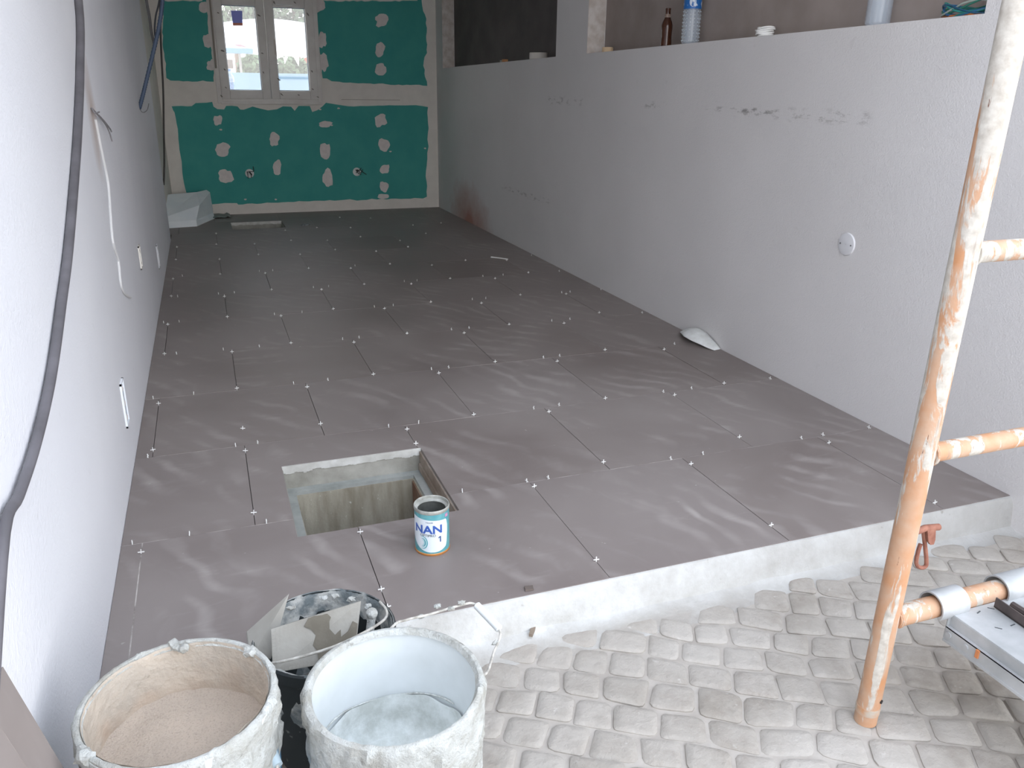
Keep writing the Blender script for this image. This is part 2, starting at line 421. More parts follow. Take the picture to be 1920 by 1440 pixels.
PATCH = [(408, 225, 16, 18), (417, 281, 26, 25), (423, 330, 26, 26), (514, 261, 18, 25), (520, 314, 15, 28), (609, 233, 22, 12), (609, 284, 19, 31), (615, 334, 20, 32), (713, 225, 22, 23), (720, 272, 19, 22), (721, 317, 17, 18), (720, 350, 15, 18), (719, 368, 20, 9),
    (715, 37, 23, 25), (713, 93, 17, 27), (714, 130, 20, 22), (382, 14, 18, 19), (390, 77, 17, 24), (396, 122, 17, 20), (599, 10, 20, 20), (604, 75, 15, 30), (607, 116, 15, 32)]
for (cx, cy, pw, ph) in PATCH:
    n = 16; pts = []; s = random.random()*99; tilt = random.uniform(-.5, .5)
    for k in range(n):
        a = 2*PI*k/n; r = 1+.38*noise.noise(Vector((math.cos(a)*1.3+s, math.sin(a)*1.3, 0)))+random.uniform(-.07, .07)
        ca, sa = math.cos(a), math.sin(a); q = (abs(ca)**3+abs(sa)**3)**(-1/3)
        pts.append((cx+pw/2*r*q*ca+tilt*2*sa, cy+ph/2*r*q*sa))
    bm = BM(); prism(bm, [on(x, y, 1, YF-.003) for x, y in pts], (0, -.0022, 0)); obj('filler_patch', bm, M_PATCH, wall_back)
for (x, y) in ((600, 205), (635, 203), (460, 374), (517, 374), (797, 278), (732, 284), (414, 243), (622, 235)):
    bm = BM(); blob(bm, on(x, y, 1, YF-.004), .009, (1.4, .2, .8), .3); obj('filler_speck', bm, M_PATCH, wall_back)
obj('pencil_line', box(BM(), (on(640, 187, 1, YF).x, YF-.001, on(640, 187, 1, YF).z), (on(750, 186, 1, YF).x, YF+.001, on(640, 187, 1, YF).z+.004)), simple('pencil', hexc('8f897f')), wall_back)
# ---- ceiling, lintel, added upper shade block
obj('ceiling', box(BM(), (-.66, 1.60, CEIL), (XR+.5, YF+.15, CEIL+.2)), M_CEIL, keep=True, kind='structure')
obj('upper_shade_block', box(BM(), (-3.5, 1.60, CEIL+.2), (7, YF+.15, 4.6)), WALL_R, keep=True, kind='structure')  # unseen storey, added to shade the front and cut off overhead sky
obj('wall_front_lintel', box(BM(), (-.338, 1.60, 2.50), (XR, 1.80, CEIL)), WALL_R, keep=True, kind='structure')
# ---- kerb
bm = BM(); nx = 90; rows = [(YN+.004, -.0015), (YN-.004, -.004), (YN-.016, -.03), (YN-.022, -.06), (YN-.030, -.088), (YN-.06, -.099), (YN-.115, -.1045), (YN-.16, -.115)]
G = []
for i in range(nx+1):
    x = XL+(XR-XL)*i/nx
    row = []
    for j, (y, z) in enumerate(rows):
        n1 = noise.noise(Vector((x*9, j*3.1, 0))); n2 = noise.noise(Vector((x*2.3, j*.4, 4)))
        a = (0, .003, .004, .005, .010, .028, .05, .05)[j]; zz = (0, .001, .002, .003, .004, .003, .002, 0)[j]
        row.append(bm.verts.new((x, y+a*(n1*.7+n2), z+zz*n1-(.012*(x/XR) if j > 2 else 0))))
    G.append(row)
for i in range(nx):
    for j in range(len(rows)-1): bm.faces.new((G[i][j], G[i+1][j], G[i+1][j+1], G[i][j+1]))
t = NT('white_kerb_cement'); p = t.pos(False); c = t.mix(t.ramp(t.noise(p, 8, 6, .65), .35, .7), hexc('cbccca'), hexc('aeaca7'))
sp = t.n('ShaderNodeSeparateXYZ'); t.l(p, sp.inputs[0]); c = t.mix(t.math('MULTIPLY', t.ramp(sp.outputs[1], 1.615, 1.56), t.ramp(t.noise(p, 7, 5), .35, .6)), c, hexc('a49f98'))
c = t.mix(t.math('MULTIPLY', t.ramp(sp.outputs[0], .9, 2.2), .55), c, hexc('a9a7a4'))
c = t.mix(t.ramp(t.noise(p, 26, 3), .68, .74, 0, .6), c, hexc('8b847c')); t.col(c); t.rough(.95); t.bump(t.noise(p, 45, 6), .6, .006)
obj('trim_kerb', bm, t.m, keep=True, kind='structure', smooth=True)
# ---- pavement
bm = BM(); nxx, nyy = 60, 60
G = [[bm.verts.new((-.6+4.6*i/nxx, -1.8+3.36*j/nyy, ZP-.0055+.003*noise.noise(Vector((i*.9, j*.9, 0))))) for j in range(nyy+1)] for i in range(nxx+1)]
for i in range(nxx):
    for j in range(nyy): bm.faces.new((G[i][j], G[i+1][j], G[i+1][j+1], G[i][j+1]))
pave = obj('pavement', bm, M_JOINT, keep=True, kind='structure', smooth=True)
ang = math.radians(-31); e1 = Vector((math.cos(ang), math.sin(ang), 0)); e2 = Vector((-math.sin(ang), math.cos(ang), 0))
def inframe(v):
    d = Vector(v)-Vector((0, 0, CAMZ)); z = d.dot(FWD)
    if z < .1: return None
    x = d.dot(RGT)*FPX/z+960; y = 720-d.dot(UPV)*FPX/z
    return z if -30 < x < 1950 and -30 < y < 1490 else None
cells = []; v0 = -3.2; rowi = 0
while v0 < 3.2:
    h = random.uniform(.080, .094); u = -3.6+random.random()*.1; bend = lambda uu: .018*math.sin(uu*1.7+rowi*.25)+.006*math.sin(uu*5+rowi)
    while u < 3.6:
        wd = random.uniform(.084, .118)
        cells.append((u, wd, v0, h, bend)); u += wd
    v0 += h; rowi += 1
def corner(u, v):   # shared jitter so that neighbours keep an even joint
    n1 = noise.noise(Vector((u*7, v*7, 1))); n2 = noise.noise(Vector((u*7, v*7, 9)))
    return e1*(u+.015*n1)+e2*(v+.015*n2)+Vector((.9, 1.1, 0))
stones = []
for (u, wd, v, h, bend) in cells:
    cs = [corner(a, b+bend(a)) for a, b in ((u, v), (u+wd, v), (u+wd, v+h), (u, v+h))]
    c = sum(cs, Vector())/4
    if not (-.45 < c.x < 3.9 and -1.7 < c.y < YN-.06+.02*noise.noise(Vector((c.x*6, 0, 0)))): continue
    if c.x > 2.30 and c.y > .95: continue
    stones.append((c, cs))
def stone(bm, c, cs):
    g = random.uniform(.87, .95); top = ZP+random.uniform(-.0015, .0025); seed = random.random()*99; par = []
    for (sx, sy) in ((1, -1), (1, 1), (-1, 1), (-1, -1)):
        rc = random.uniform(.12, .5); a, b, m = (sx, sy*(1-rc)), (sx*(1-rc), sy), (sx*(1-.3*rc), sy*(1-.3*rc))
        par += [a, m, b] if sx*sy > 0 else [b, m, a]
    pts = []
    for (s, t2) in par:
        s *= g; t2 *= g
        w_ = ((1-s)*(1-t2)/4, (1+s)*(1-t2)/4, (1+s)*(1+t2)/4, (1-s)*(1+t2)/4)
        pt = cs[0]*w_[0]+cs[1]*w_[1]+cs[2]*w_[2]+cs[3]*w_[3]
        pts.append(c+(pt-c)*(1+.07*noise.noise(Vector((s*1.6+seed, t2*1.6, 0)))))
    n = len(pts); tilt = Vector((random.uniform(-.012, .012), random.uniform(-.012, .012), 0)); ring = []
    for (k, dz) in ((1.0, -.025), (1.0, -.0035), (.90, -.0004), (.6, .0006)):
        ring.append([bm.verts.new((c.x+(p.x-c.x)*k, c.y+(p.y-c.y)*k, top+dz+(p-c).dot(tilt))) for p in pts])
    for a, b in zip(ring[:-1], ring[1:]):
        for k in range(n): bm.faces.new((a[k], a[(k+1) % n], b[(k+1) % n], b[k]))
    bm.faces.new(ring[-1])
vis = sorted([(inframe((c.x, c.y, ZP)), i) for i, (c, cs) in enumerate(stones) if inframe((c.x, c.y, ZP))])[:295]
near = {i for _, i in vis}
rest = BM()
for i, (c, cs) in enumerate(stones):
    if i in near:
        bm = BM(); stone(bm, c, cs); obj('cobblestone', bm, M_COB, pave, smooth=True)
    else: stone(rest, c, cs)
obj('far_cobbles', rest, M_COB, pave, smooth=True, kind='stuff')
obj('ground', gridslab(BM(), [-40, -.7, 3.0, 40], [-40, 1.56, 8.9, 40], -.5, -.16, lambda i, j: not (i == 1 and j == 1)), simple('plain_ground', (.42, .40, .38), (.36, .35, .33), .5, .95), keep=True, kind='structure')

# ---- window_1
M_PVC = simple('white_pvc', lin((.86, .85, .83)), lin((.82, .80, .78)), 6, .45)
M_GAP = simple('shadow_gap', hexc('6d675f'), None, rough=.8)
def glass_mat(name, tint=(1, 1, 1), refl=.06):
    m = bpy.data.materials.new(name); m.use_nodes = True; t = m.node_tree; t.nodes.clear()
    o = t.nodes.new('ShaderNodeOutputMaterial'); mx = t.nodes.new('ShaderNodeMixShader'); a = t.nodes.new('ShaderNodeBsdfTransparent'); b = t.nodes.new('ShaderNodeBsdfGlossy')
    a.inputs[0].default_value = (*tint, 1); b.inputs['Roughness'].default_value = .03; mx.inputs[0].default_value = refl
    t.links.new(a.outputs[0], mx.inputs[1]); t.links.new(b.outputs[0], mx.inputs[2]); t.links.new(mx.outputs[0], o.inputs[0]); return m
M_PANE = glass_mat('window_glass')
win = empty('window_1', ((WX0+WX1)/2, YF, WZ0), kind='structure'); win['label'] = 'white two-sash window in the green end wall'
def frame(bm, x0, x1, z0, z1, wd, y0, y1, bev=.004):
    box(bm, (x0, y0, z0), (x0+wd, y1, z1), bev=bev); box(bm, (x1-wd, y0, z0), (x1, y1, z1), bev=bev)
    box(bm, (x0+wd, y0, z0), (x1-wd, y1, z0+wd), bev=bev); box(bm, (x0+wd, y0, z1-wd), (x1-wd, y1, z1), bev=bev)
bm = BM(); frame(bm, WX0, WX1, WZ0, WZ1, .045, YF-.012, YF+.06); obj('outer_frame', bm, M_PVC, win, smooth=True)
bm = BM(); box(bm, (WX0+.03, YF-.022, WZ0-.006), (WX1-.005, YF+.0, WZ0+.016), bev=.003); obj('sill_strip', bm, M_PVC, win, smooth=True)
XM = on(501, 90, 1, YF).x
for s, (a, b) in enumerate(((WX0+.040, XM-.002), (XM+.002, WX1-.040))):
    bm = BM(); frame(bm, a, b, WZ0+.042, WZ1-.042, .078, YF-.024, YF+.045, .006)
    sash = obj('sash', bm, M_PVC, win, smooth=True)
    bm = BM(); frame(bm, a+.074, b-.074, WZ0+.116, WZ1-.116, .010, YF-.004, YF+.03, .002); obj('glazing_bead', bm, simple('grey_seal', hexc('8b9298')), sash)
    obj('pane', box(BM(), (a+.07, YF+.012, WZ0+.11), (b-.07, YF+.018, WZ1-.11)), M_PANE, sash)
bm = BM(); v = on(517, 86, 1, YF-.03)
tube(bm, [(v.x-.008, YF-.024, v.z+.045), (v.x-.008, YF-.05, v.z+.045)], .009, 10); box(bm, (v.x-.017, YF-.062, v.z-.085), (v.x+.001, YF-.047, v.z+.058), bev=.005)
obj('window_handle', bm, simple('handle_pvc', lin((.80, .77, .73)), None, rough=.4), win, smooth=True)
bm = BM(); v = on(532, 9, 1, YF-.03); tube(bm, [(v.x-.07, YF-.03, v.z), (v.x+.08, YF-.03, v.z)], .006, 8); obj('restrictor_bar', bm, M_SPACER, win, smooth=True)
bm = BM(); a = on(394, 5, 1, YF-.02); b = on(405, 128, 1, YF-.02); tube(bm, [a+Vector((0, 0, .1)), a, b], .009, 8); obj('hinge_rod', bm, simple('hinge_grey', hexc('9b948a'), None, rough=.5), win, smooth=True)
for (x, y) in ((409, 24), (486, 29), (577, 27), (523, 149), (514, 5), (553, 5), (585, 134), (560, 178), (586, 167), (596, 182), (421, 130), (423, 164), (494, 136), (528, 177), (415, 180), (492, 100), (417, 95)):
    n = 7; s = random.uniform(3, 5.5); th = random.uniform(.3, 1.2); pts = []
    for k in range(n):
        a = 2*PI*k/n; r = random.uniform(.5, 1); u, v_ = s*r*math.cos(a), .38*s*r*math.sin(a)
        pts.append(on(x+u*math.cos(th)-v_*math.sin(th), y+u*math.sin(th)+v_*math.cos(th), 1, YF-.0245))
    bm = BM(); prism(bm, pts, (0, -.001, 0)); obj('plaster_smear', bm, simple('grey_smear', hexc('7d7770')), win)
# sticker on the left pane
st_root = obj('glass_sticker', prism(BM(), [on(x, y, 1, YF+.0105) for x, y in ((433, 20), (454, 20), (455, 47), (437, 47))], (0, -.001, 0)), simple('blue_sticker', hexc('8f98ea'), None, rough=.5), win)
obj('red_band', prism(BM(), [on(x, y, 1, YF+.0095) for x, y in ((436, 43), (455, 43), (455, 48), (437, 48))], (0, -.001, 0)), simple('sticker_red', hexc('d88a74')), st_root)

# ================================================================== SCENE BEYOND THE WINDOW
def quadbox(bm, px0, py0, px1, py1, y, th):
    a = on(px0, py1, 1, y); b = on(px1, py0, 1, y); box(bm, (a.x, y, a.z), (b.x, y+th, b.z))
gw = BM(); a = on(405, 138, 1, 12.0); b = on(600, 139, 1, 12.0); box(gw, (a.x-2, 12.0, -.3), (b.x+2, 12.15, b.z))
obj('garden_wall', gw, simple('pale_blue_wall', hexc('6b8a9e'), hexc('7794a6'), 1, .9), label='pale blue low garden wall outside the window', cat='wall')
# canopy: arched white sheet
bm = BM(); n = 16; th = .03; L = on(402, 98, 1, 16); R = on(592, 108, 1, 16); top = []
for k in range(n+1):
    u = k/n; x = L.x+(R.x-L.x)*u; zb = L.z+(R.z-L.z)*u
    zt = on(402+190*u, 46-11*math.sin(PI*min(1, u*1.0)), 1, 17.5).z
    top.append((x, zb, zt))
for s in (0, th):
    pass
va = [[bm.verts.new((x, 16+s, zb)) for x, zb, zt in top]+[] for s in (0, th)]
vb = [[bm.verts.new((x*17.5/16, 17.5+s, zt)) for x, zb, zt in top] for s in (0, th)]
for k in range(n):
    bm.faces.new((va[0][k], va[0][k+1], vb[0][k+1], vb[0][k])); bm.faces.new((va[1][k], vb[1][k], vb[1][k+1], va[1][k+1]))
    bm.faces.new((va[0][k], va[1][k], va[1][k+1], va[0][k+1])); bm.faces.new((vb[0][k], vb[0][k+1], vb[1][k+1], vb[1][k]))
t = NT('white_canvas'); t.col((.9, .9, .9)); tl = t.n('ShaderNodeBsdfTranslucent'); tl.inputs[0].default_value = (.9, .9, .9, 1); mx = t.n('ShaderNodeMixShader'); mx.inputs[0].default_value = .6
t.l(t.b.outputs[0], mx.inputs[1]); t.l(tl.outputs[0], mx.inputs[2]); t.l(mx.outputs[0], t.t.nodes['Material Output'].inputs[0])
CANVAS = t.m
can_root = empty('canopy', (1.2, 16.5, -.16), 'wide white canvas canopy seen through the window', 'canopy')
obj('canvas_roof', bm, CANVAS, can_root, smooth=True)
M_POST = simple('canopy_post', hexc('8d8a84'), None, rough=.6)
for px in (404, 449, 590):
    v = on(px, 100, 1, 16.2); obj('post', tube(BM(), [(v.x, 16.2, -.16), (v.x, 16.2, v.z+.06)], .02, 8), M_POST, can_root, smooth=True)
for px0, pxm, px1, y0, y1 in ((531, 534, 540, 107, 120), (551, 560, 561, 107, 124)):
    bm = BM(); prism(bm, [on(px0, y0, 1, 16), on(px1, y0, 1, 16), on(pxm, y1, 1, 16)], (0, .01, 0)); obj('pennant', bm, CANVAS, can_root)
bm = BM(); quadbox(bm, 418, 91, 474, 99, 15.6, .3); obj('awning_rail', bm, simple('blue_rail', hexc('5f7f97'), None, rough=.5), label='pale blue awning rail under the canvas canopy', cat='rail')
bm = BM(); prism(bm, [on(438, 83, 1, 15.9), on(450, 83, 1, 15.9), on(466, 89, 1, 15.9), on(446, 87, 1, 15.9)], (0, .05, 0)); obj('dark_strip', bm, simple('strip_brown', hexc('8d6f72')), can_root)
h = empty('white_house', (1, 26, -.16), 'white house wall behind the awning rail outside the window', 'house')
bm = BM(); quadbox(bm, 408, 92, 452, 262, 26, 3); obj('house_wall', bm, simple('white_house_wall', (.85, .85, .83)), h)
bm = BM(); quadbox(bm, 420, 112, 436, 128, 25.9, .1); obj('shutter', bm, simple('brown_shutter', hexc('5c524b')), h)
h = empty('tiled_house', (6, 28, -.16), 'house with an orange roof at the right edge of the window view', 'house')
bm = BM(); prism(bm, [on(562, 112, 1, 28), on(576, 107, 1, 28), on(600, 104, 1, 28), on(600, 116, 1, 28), on(562, 118, 1, 28)], (0, 4, 0)); obj('roof', bm, simple('orange_tiles', hexc('8f452a'), hexc('803c26'), 3), h)
bm = BM(); quadbox(bm, 562, 117, 600, 255, 28.2, 3.5); obj('house_wall', bm, simple('beige_house_wall', hexc('8f8878')), h)
def tree(px, py0, py1, y, wpx, label, col):
    a = on(px, py0, 1, y); b = on(px, py1, 1, y); r = abs(on(px+wpx, py0, 1, y).x-on(px-wpx, py0, 1, y).x)/2
    root = empty('garden_tree', (a.x, y, -.16), label, 'tree', 'trees beyond the garden wall')
    z0, z1 = b.z, a.z; c = Vector((a.x, y, (z0+z1)/2)); bm = BM()
    for k in range(900):
        d = Vector((random.gauss(0, 1), random.gauss(0, 1), random.gauss(0, 1))).normalized()*random.uniform(.55, 1)
        p = c+Vector((d.x*r, d.y*r*.7, d.z*(z1-z0)/2)); s = .10*y/20
        m = Matrix.Translation(p) @ Matrix.Rotation(random.random()*6, 4, Vector((random.random(), random.random(), random.random()+.1)).normalized())
        vs = [bm.verts.new(m @ Vector(q)) for q in ((-s, 0, 0), (0, -s*.5, 0), (s, 0, 0), (0, s*.5, 0))]; bm.faces.new(vs)
    obj('foliage', bm, simple('leaves', hexc(col), hexc('5d7153'), 3, .8), root, kind='stuff')
    obj('trunk', tube(BM(), [(c.x, y, -.16), (c.x, y, c.z)], [.12, .06], 8), simple('bark', hexc('5c4c3e')), root)
tree(430, -60, 70, 24, 60, 'tall tree filling the top of the left window pane', '33472f')
tree(545, -70, 70, 23, 60, 'tall tree filling the top of the right window pane', '304536')
tree(470, 100, 165, 19, 26, 'bushy shrub in the left window pane above the garden wall', '46593a')
tree(545, 106, 165, 19.5, 34, 'bushy shrub in the right window pane above the garden wall', '43573b')

# ================================================================== THINGS
# ---- tile spacers: crosses standing in the joints
bmv = BM(); box(bmv, (-.0085, -.0012, .0035), (.0085, .0012, .0060)); box(bmv, (-.00125, -.0012, -.006), (.00125, .0012, .0035)); box(bmv, (-.00125, -.0012, .0060), (.00125, .0012, .0135))
sp_me = bpy.data.meshes.new('tile_spacer'); bmv.to_mesh(sp_me); bmv.free(); sp_me.materials.append(M_SPACER)
CROSS = [(403.7, 437.7), (405.7, 458), (478, 457), (485, 477), (534, 431.7), (545.7, 450.7), (594, 426.7), (614.7, 450.7), (629.7, 468), (659, 426.7), (676, 444), (332, 463), (329.7, 486.7), (410, 486), (561.7, 477), (576.7, 503), (658.7, 502.7), (683, 532.7), (706, 471), (731, 495), (766.7, 462.7), (754.7, 451), (810, 497), (873, 488), (844, 522), (772.7, 532), (808.7, 566), (325, 522.7), (321, 555), (412.7, 513.7), (418.7, 555.7), (497.7, 512), (508, 543), (602, 542.7), (624, 579), (724.7, 578), (763, 625), (905.7, 568), (316, 608), (310, 663), (423, 594), (433, 659.7), (529, 592), (547.7, 642.7), (664, 641.7), (699, 701.7), (826, 699), (870.7, 624), (442, 728), (579, 725), (604, 794), (455, 803), (460, 845), (762, 804.7), (778, 831.7), (889, 777), (301.7, 756), (292, 842.7), (947, 488), (928, 522), (989.7, 511), (956, 608), (975.7, 552.7), (1065, 550.7), (1057, 606), (1124, 586), (928, 678), (1046, 677), (1131.7, 656), (1134, 746.7), (1246, 655), (1027, 772), (1128, 866.7), (1261, 741), (1293, 870), (1355.7, 718.7), (1381, 820), (1550.6, 830.6), (1000, 912), (1116, 1050), (675, 997), (712, 1105), (727, 1138), (265, 1035), (475, 961), (1443, 985), (1750, 943), (637, 407.7), (696, 409), (775.7, 422), (827, 418), (797.7, 437.7)]
BAR = [(248, 1018), (355, 1001), (500, 981), (867, 921), (985, 899), (1027, 895), (1258, 860), (1319, 851), (1505, 823), (1544, 815.5), (1634, 804), (277, 858), (442, 838), (484, 832.7), (730.6, 802.5), (786, 794), (1003, 767.5), (1050, 761), (1247, 736.8), (1301, 730.6), (1447, 711), (287, 748), (363, 740), (551.7, 721.7), (616, 715), (810, 693), (843, 690.7), (1021, 672), (1052, 669), (1267, 646), (331, 664), (419, 656.7), (487, 652), (643, 637), (674.7, 635), (849, 620), (882, 617), (1036.7, 602.7), (1070, 599), (1205.7, 587), (307, 604), (336, 603), (515, 590), (566.7, 586), (703, 576), (737.7, 572.7), (886.7, 562), (912, 560), (1052.7, 548), (1070, 547.7), (1126.7, 542.7), (333, 557), (410, 552.7), (440, 550.7), (588.7, 540.7), (616.7, 538), (760.7, 530), (783, 527), (909, 520), (946, 517), (342, 518.7), (487, 510.7), (512, 508.7), (668, 500.7), (1003, 482), (1052, 510)]
NTH = ['first', 'second', 'third', 'fourth', 'fifth', 'sixth', 'seventh', 'eighth', 'ninth', 'tenth', 'eleventh', 'twelfth']
used = set(); SPO = []
def spacer(px, py, bar):
    p = on(px, py, 2, .005)
    row = min(range(12), key=lambda i: 0 if ROWY[i] <= p.y <= ROWY[i+1] else abs(p.y-ROWY[i])+1)
    if bar:
        row = min(range(1, 12), key=lambda i: abs(ROWY[i]-p.y)); y, x = ROWY[row], p.x
    else:
        js = ODD if row % 2 == 0 else EVEN
        x = min(js[1:-1], key=lambda j: abs(j-p.x)); y = p.y
        if abs(x-p.x) > .06: x = p.x
    if x < XL+.02 or x > XR-.012: x = min(max(x, XL+.02), XR-.012)
    if y > YF-.03: return
    for P in (PIT, PIT2):
        if P[0]-.012 < x < P[1]+.012 and P[2]-.012 < y < P[3]+.012: return
    if bar and abs(min((j-x for j in (ODD if row % 2 == 0 else EVEN)+(EVEN if row % 2 == 0 else ODD)), key=abs)) < .003: x += .012
    k = (round(x*60), round(y*60))
    if k in used: return
    used.add(k)
    o = bpy.data.objects.new('tile_spacer', sp_me); COL.objects.link(o)
    o.location = (x, y, .0006); o.rotation_euler = (random.uniform(-.1, .1), random.uniform(-.1, .1), (PI/2 if bar else 0)+random.uniform(-.16, .16))
    if bar: o.rotation_euler.z = PI/2+random.uniform(-.22, .22)
    SPO.append((bar, row, x, o))
for c in CROSS: spacer(*c, False)
for c in BAR: spacer(*c, True)
NTH += ['thirteenth', 'fourteenth', 'fifteenth', 'sixteenth']
for bar in (False, True):
    for row in range(12):
        L = sorted([q for q in SPO if q[0] == bar and q[1] == row], key=lambda q: q[2])
        for k, q in enumerate(L):
            if bar: tag(q[3], 'white plastic spacer turned edge-on, %s from left in the %s cross joint from front' % (NTH[k], NTH[row-1]), 'tile spacer', 'edge-on spacers in the %s cross joint' % NTH[row-1])
            else: tag(q[3], 'white plastic cross spacer, %s from left in the %s tile row from the front' % (NTH[k], NTH[row]), 'tile spacer', 'cross spacers in the %s tile row' % NTH[row])

# ---- printed tin
TX, TY, TR, TH = .490, 1.945, .0485, .140
tin = empty('milk_powder_tin', (TX, TY, 0), 'open teal and white printed milk powder tin beside the floor pit', 'tin')
M_TIN = simple('tin_metal', hexc('c4c5bf'), hexc('9b9c96'), 40, .45, .25)
t = NT('teal_print'); p = t.pos(False); t.col(t.mix(t.ramp(t.noise(p, 22, 3, .5, 1), .35, .65), hexc('4a949e'), hexc('6aa5aa'))); t.rough(.35); M_TEAL = t.m
bm = BM(); lathe(bm, [(TR-.003, .0065), (TR, .0075), (TR, .128), (TR-.0006, .130)], (TX, TY, 0), 48, cap=False)
body = obj('printed_body', bm, M_TEAL, tin, smooth=True)
bm = BM(); lathe(bm, [(0, .001), (TR, .0), (TR+.0012, .002), (TR+.0012, .006), (TR-.001, .0085), (0, .009)], (TX, TY, 0), 48, cap=False); obj('bottom_rim', bm, simple('orange_rim', hexc('c98a4b'), hexc('b97c45'), 30, .4, .3), tin, smooth=True)
bm = BM(); lathe(bm, [(TR-.0005, .127), (TR+.0012, .130), (TR+.0014, TH-.002), (TR+.0002, TH), (TR-.0015, TH-.001), (TR-.002, .130), (TR-.009, .127), (TR-.0095, .1255), (TR-.0035, .1245)], (TX, TY, 0), 48, cap=False); obj('top_rim', bm, M_TIN, tin, smooth=True)
bm = BM(); lathe(bm, [(TR-.0035, .126), (TR-.0035, .012), (0, .012)], (TX, TY, 0), 48, cap=False); obj('inner_lining', bm, simple('dusty_lining', hexc('7d807c'), hexc('5d605c'), 20, .6, .4), tin, smooth=True)
FACE = math.atan2(-TY, -TX)+.10
def wrapv(u, z, off): a = FACE+u/TR; r = TR+off; return Vector((TX+r*math.cos(a), TY+r*math.sin(a), z))
bm = BM(); n = 32; U0, U1 = -.072, .045; G = []
for k in range(n+1):
    u = U0+(U1-U0)*k/n; f = (u+.06)/.105
    zt = .117-.0095*max(0, f)-.020*max(0, (u-.038)/.007)**2; q = (u+.004)/.05; zb = .012+.018*abs(q)**2.4+.04*max(0, (u-.038)/.007)**2
    G.append([bm.verts.new(wrapv(u, zb+(zt-zb)*j/4, .0004)) for j in range(5)])
for k in range(n):
    for j in range(4): bm.faces.new((G[k][j], G[k+1][j], G[k+1][j+1], G[k][j+1]))
obj('white_label', bm, simple('label_white', hexc('dfe8ee'), None, rough=.35), tin, smooth=True)
def text_on_tin(s, size, u, z, col, name, bold=.0, sx=1):
    cu = bpy.data.curves.new(name, 'FONT'); cu.body = s; cu.size = size; cu.align_x = 'CENTER'; cu.offset = bold; cu.resolution_u = 4; cu.fill_mode = 'FRONT'
    to = bpy.data.objects.new(name, cu); COL.objects.link(to); dg = bpy.context.evaluated_depsgraph_get(); dg.update()
    me = bpy.data.meshes.new_from_object(to.evaluated_get(dg)); bpy.data.objects.remove(to)
    bm = BM(); bm.from_mesh(me)
    bmesh.ops.triangulate(bm, faces=bm.faces)
    bmesh.ops.subdivide_edges(bm, edges=[e for e in bm.edges if e.calc_length() > .004], cuts=2)
    for v in bm.verts: v.co = wrapv(u+v.co.x*sx, z+v.co.y, .0011)
    for me_ in (me,): bpy.data.meshes.remove(me_)
    obj(name, bm, simple(name+'_ink', hexc(col), None, rough=.4), tin)
text_on_tin('NAN', .0345, -.017, .0718, '3c5fae', 'brand_lettering', .0010, 1.10)
text_on_tin('OPTIPRO', .0105, -.017, .0615, '5f666e', 'sub_lettering', .0001, 1.05)
bm = BM()
for q in (((.0165, .0430), (.0200, .0430), (.0200, .0610), (.0165, .0610)), ((.0165, .0610), (.0165, .0572), (.0122, .0548), (.0122, .0580))):
    bm.faces.new([bm.verts.new(wrapv(u, z, .0011)) for u, z in q])
obj('number', bm, simple('number_ink', hexc('44578f'), None, rough=.4), tin)
text_on_tin('Nestl\u00e9', .0075, -.012, .1035, '6a6f88', 'small_lettering')
for k, (r, cl) in enumerate(((.017, '4aa5b0'), (.0135, 'bfdfe2'), (.0105, '3d97a8'), (.007, 'a9d3d8'))):
    bm = BM(); prev = None
    for i in range(21):
        a = -1.9+i/20*3.8; wd = .0028*math.sin(PI*i/20)+.0003
        c0 = (-.033, .042); pair = [bm.verts.new(wrapv(c0[0]+(r+s)*math.cos(a)*.85, c0[1]+(r+s)*math.sin(a)*1.15, .0010)) for s in (-wd/2, wd/2)]
        if prev: bm.faces.new((prev[0], prev[1], pair[1], pair[0]))
        prev = pair
    obj('logo_arc', bm, simple('arc_ink', hexc(cl), None, rough=.4), tin)
bm = BM(); G = [[bm.verts.new(wrapv(.036+.012*i/4, .113+.010*j/2, .0005)) for j in range(3)] for i in range(5)]
for i in range(4):
    for j in range(2): bm.faces.new((G[i][j], G[i+1][j], G[i+1][j+1], G[i][j+1]))
obj('pink_corner_print', bm, simple('pink_ink', hexc('c48fb0')), tin)

# ---- buckets
M_CRUST = NT('dried_plaster'); p = M_CRUST.pos(False)
cc = M_CRUST.mix(M_CRUST.ramp(M_CRUST.noise(p, 16, 6, .65), .35, .68), hexc('d2d6d4'), hexc('aeaca3')); cc = M_CRUST.mix(M_CRUST.ramp(M_CRUST.noise(p, 45, 4, .6), .62, .72, 0, .6), cc, hexc('77736a'))
M_CRUST.col(cc); M_CRUST.rough(.95); M_CRUST.bump(M_CRUST.noise(p, 38, 8, .65), 1.0, .016); M_CRUST = M_CRUST.m
def bucket_shell(C, r_top, r_bot, H, tilt_pts=None, th=.004):
    prof = [(0.02, 0), (r_bot-.008, 0), (r_bot, .008), (r_top-.006, H-.03), (r_top, H-.028), (r_top+.002, H-.004), (r_top-.001, H), (r_top-.004, H-.001), (r_top-.006, H-.02), (r_bot-th, .012), (.02, .012)]
    return lathe(BM(), prof, C, 56)
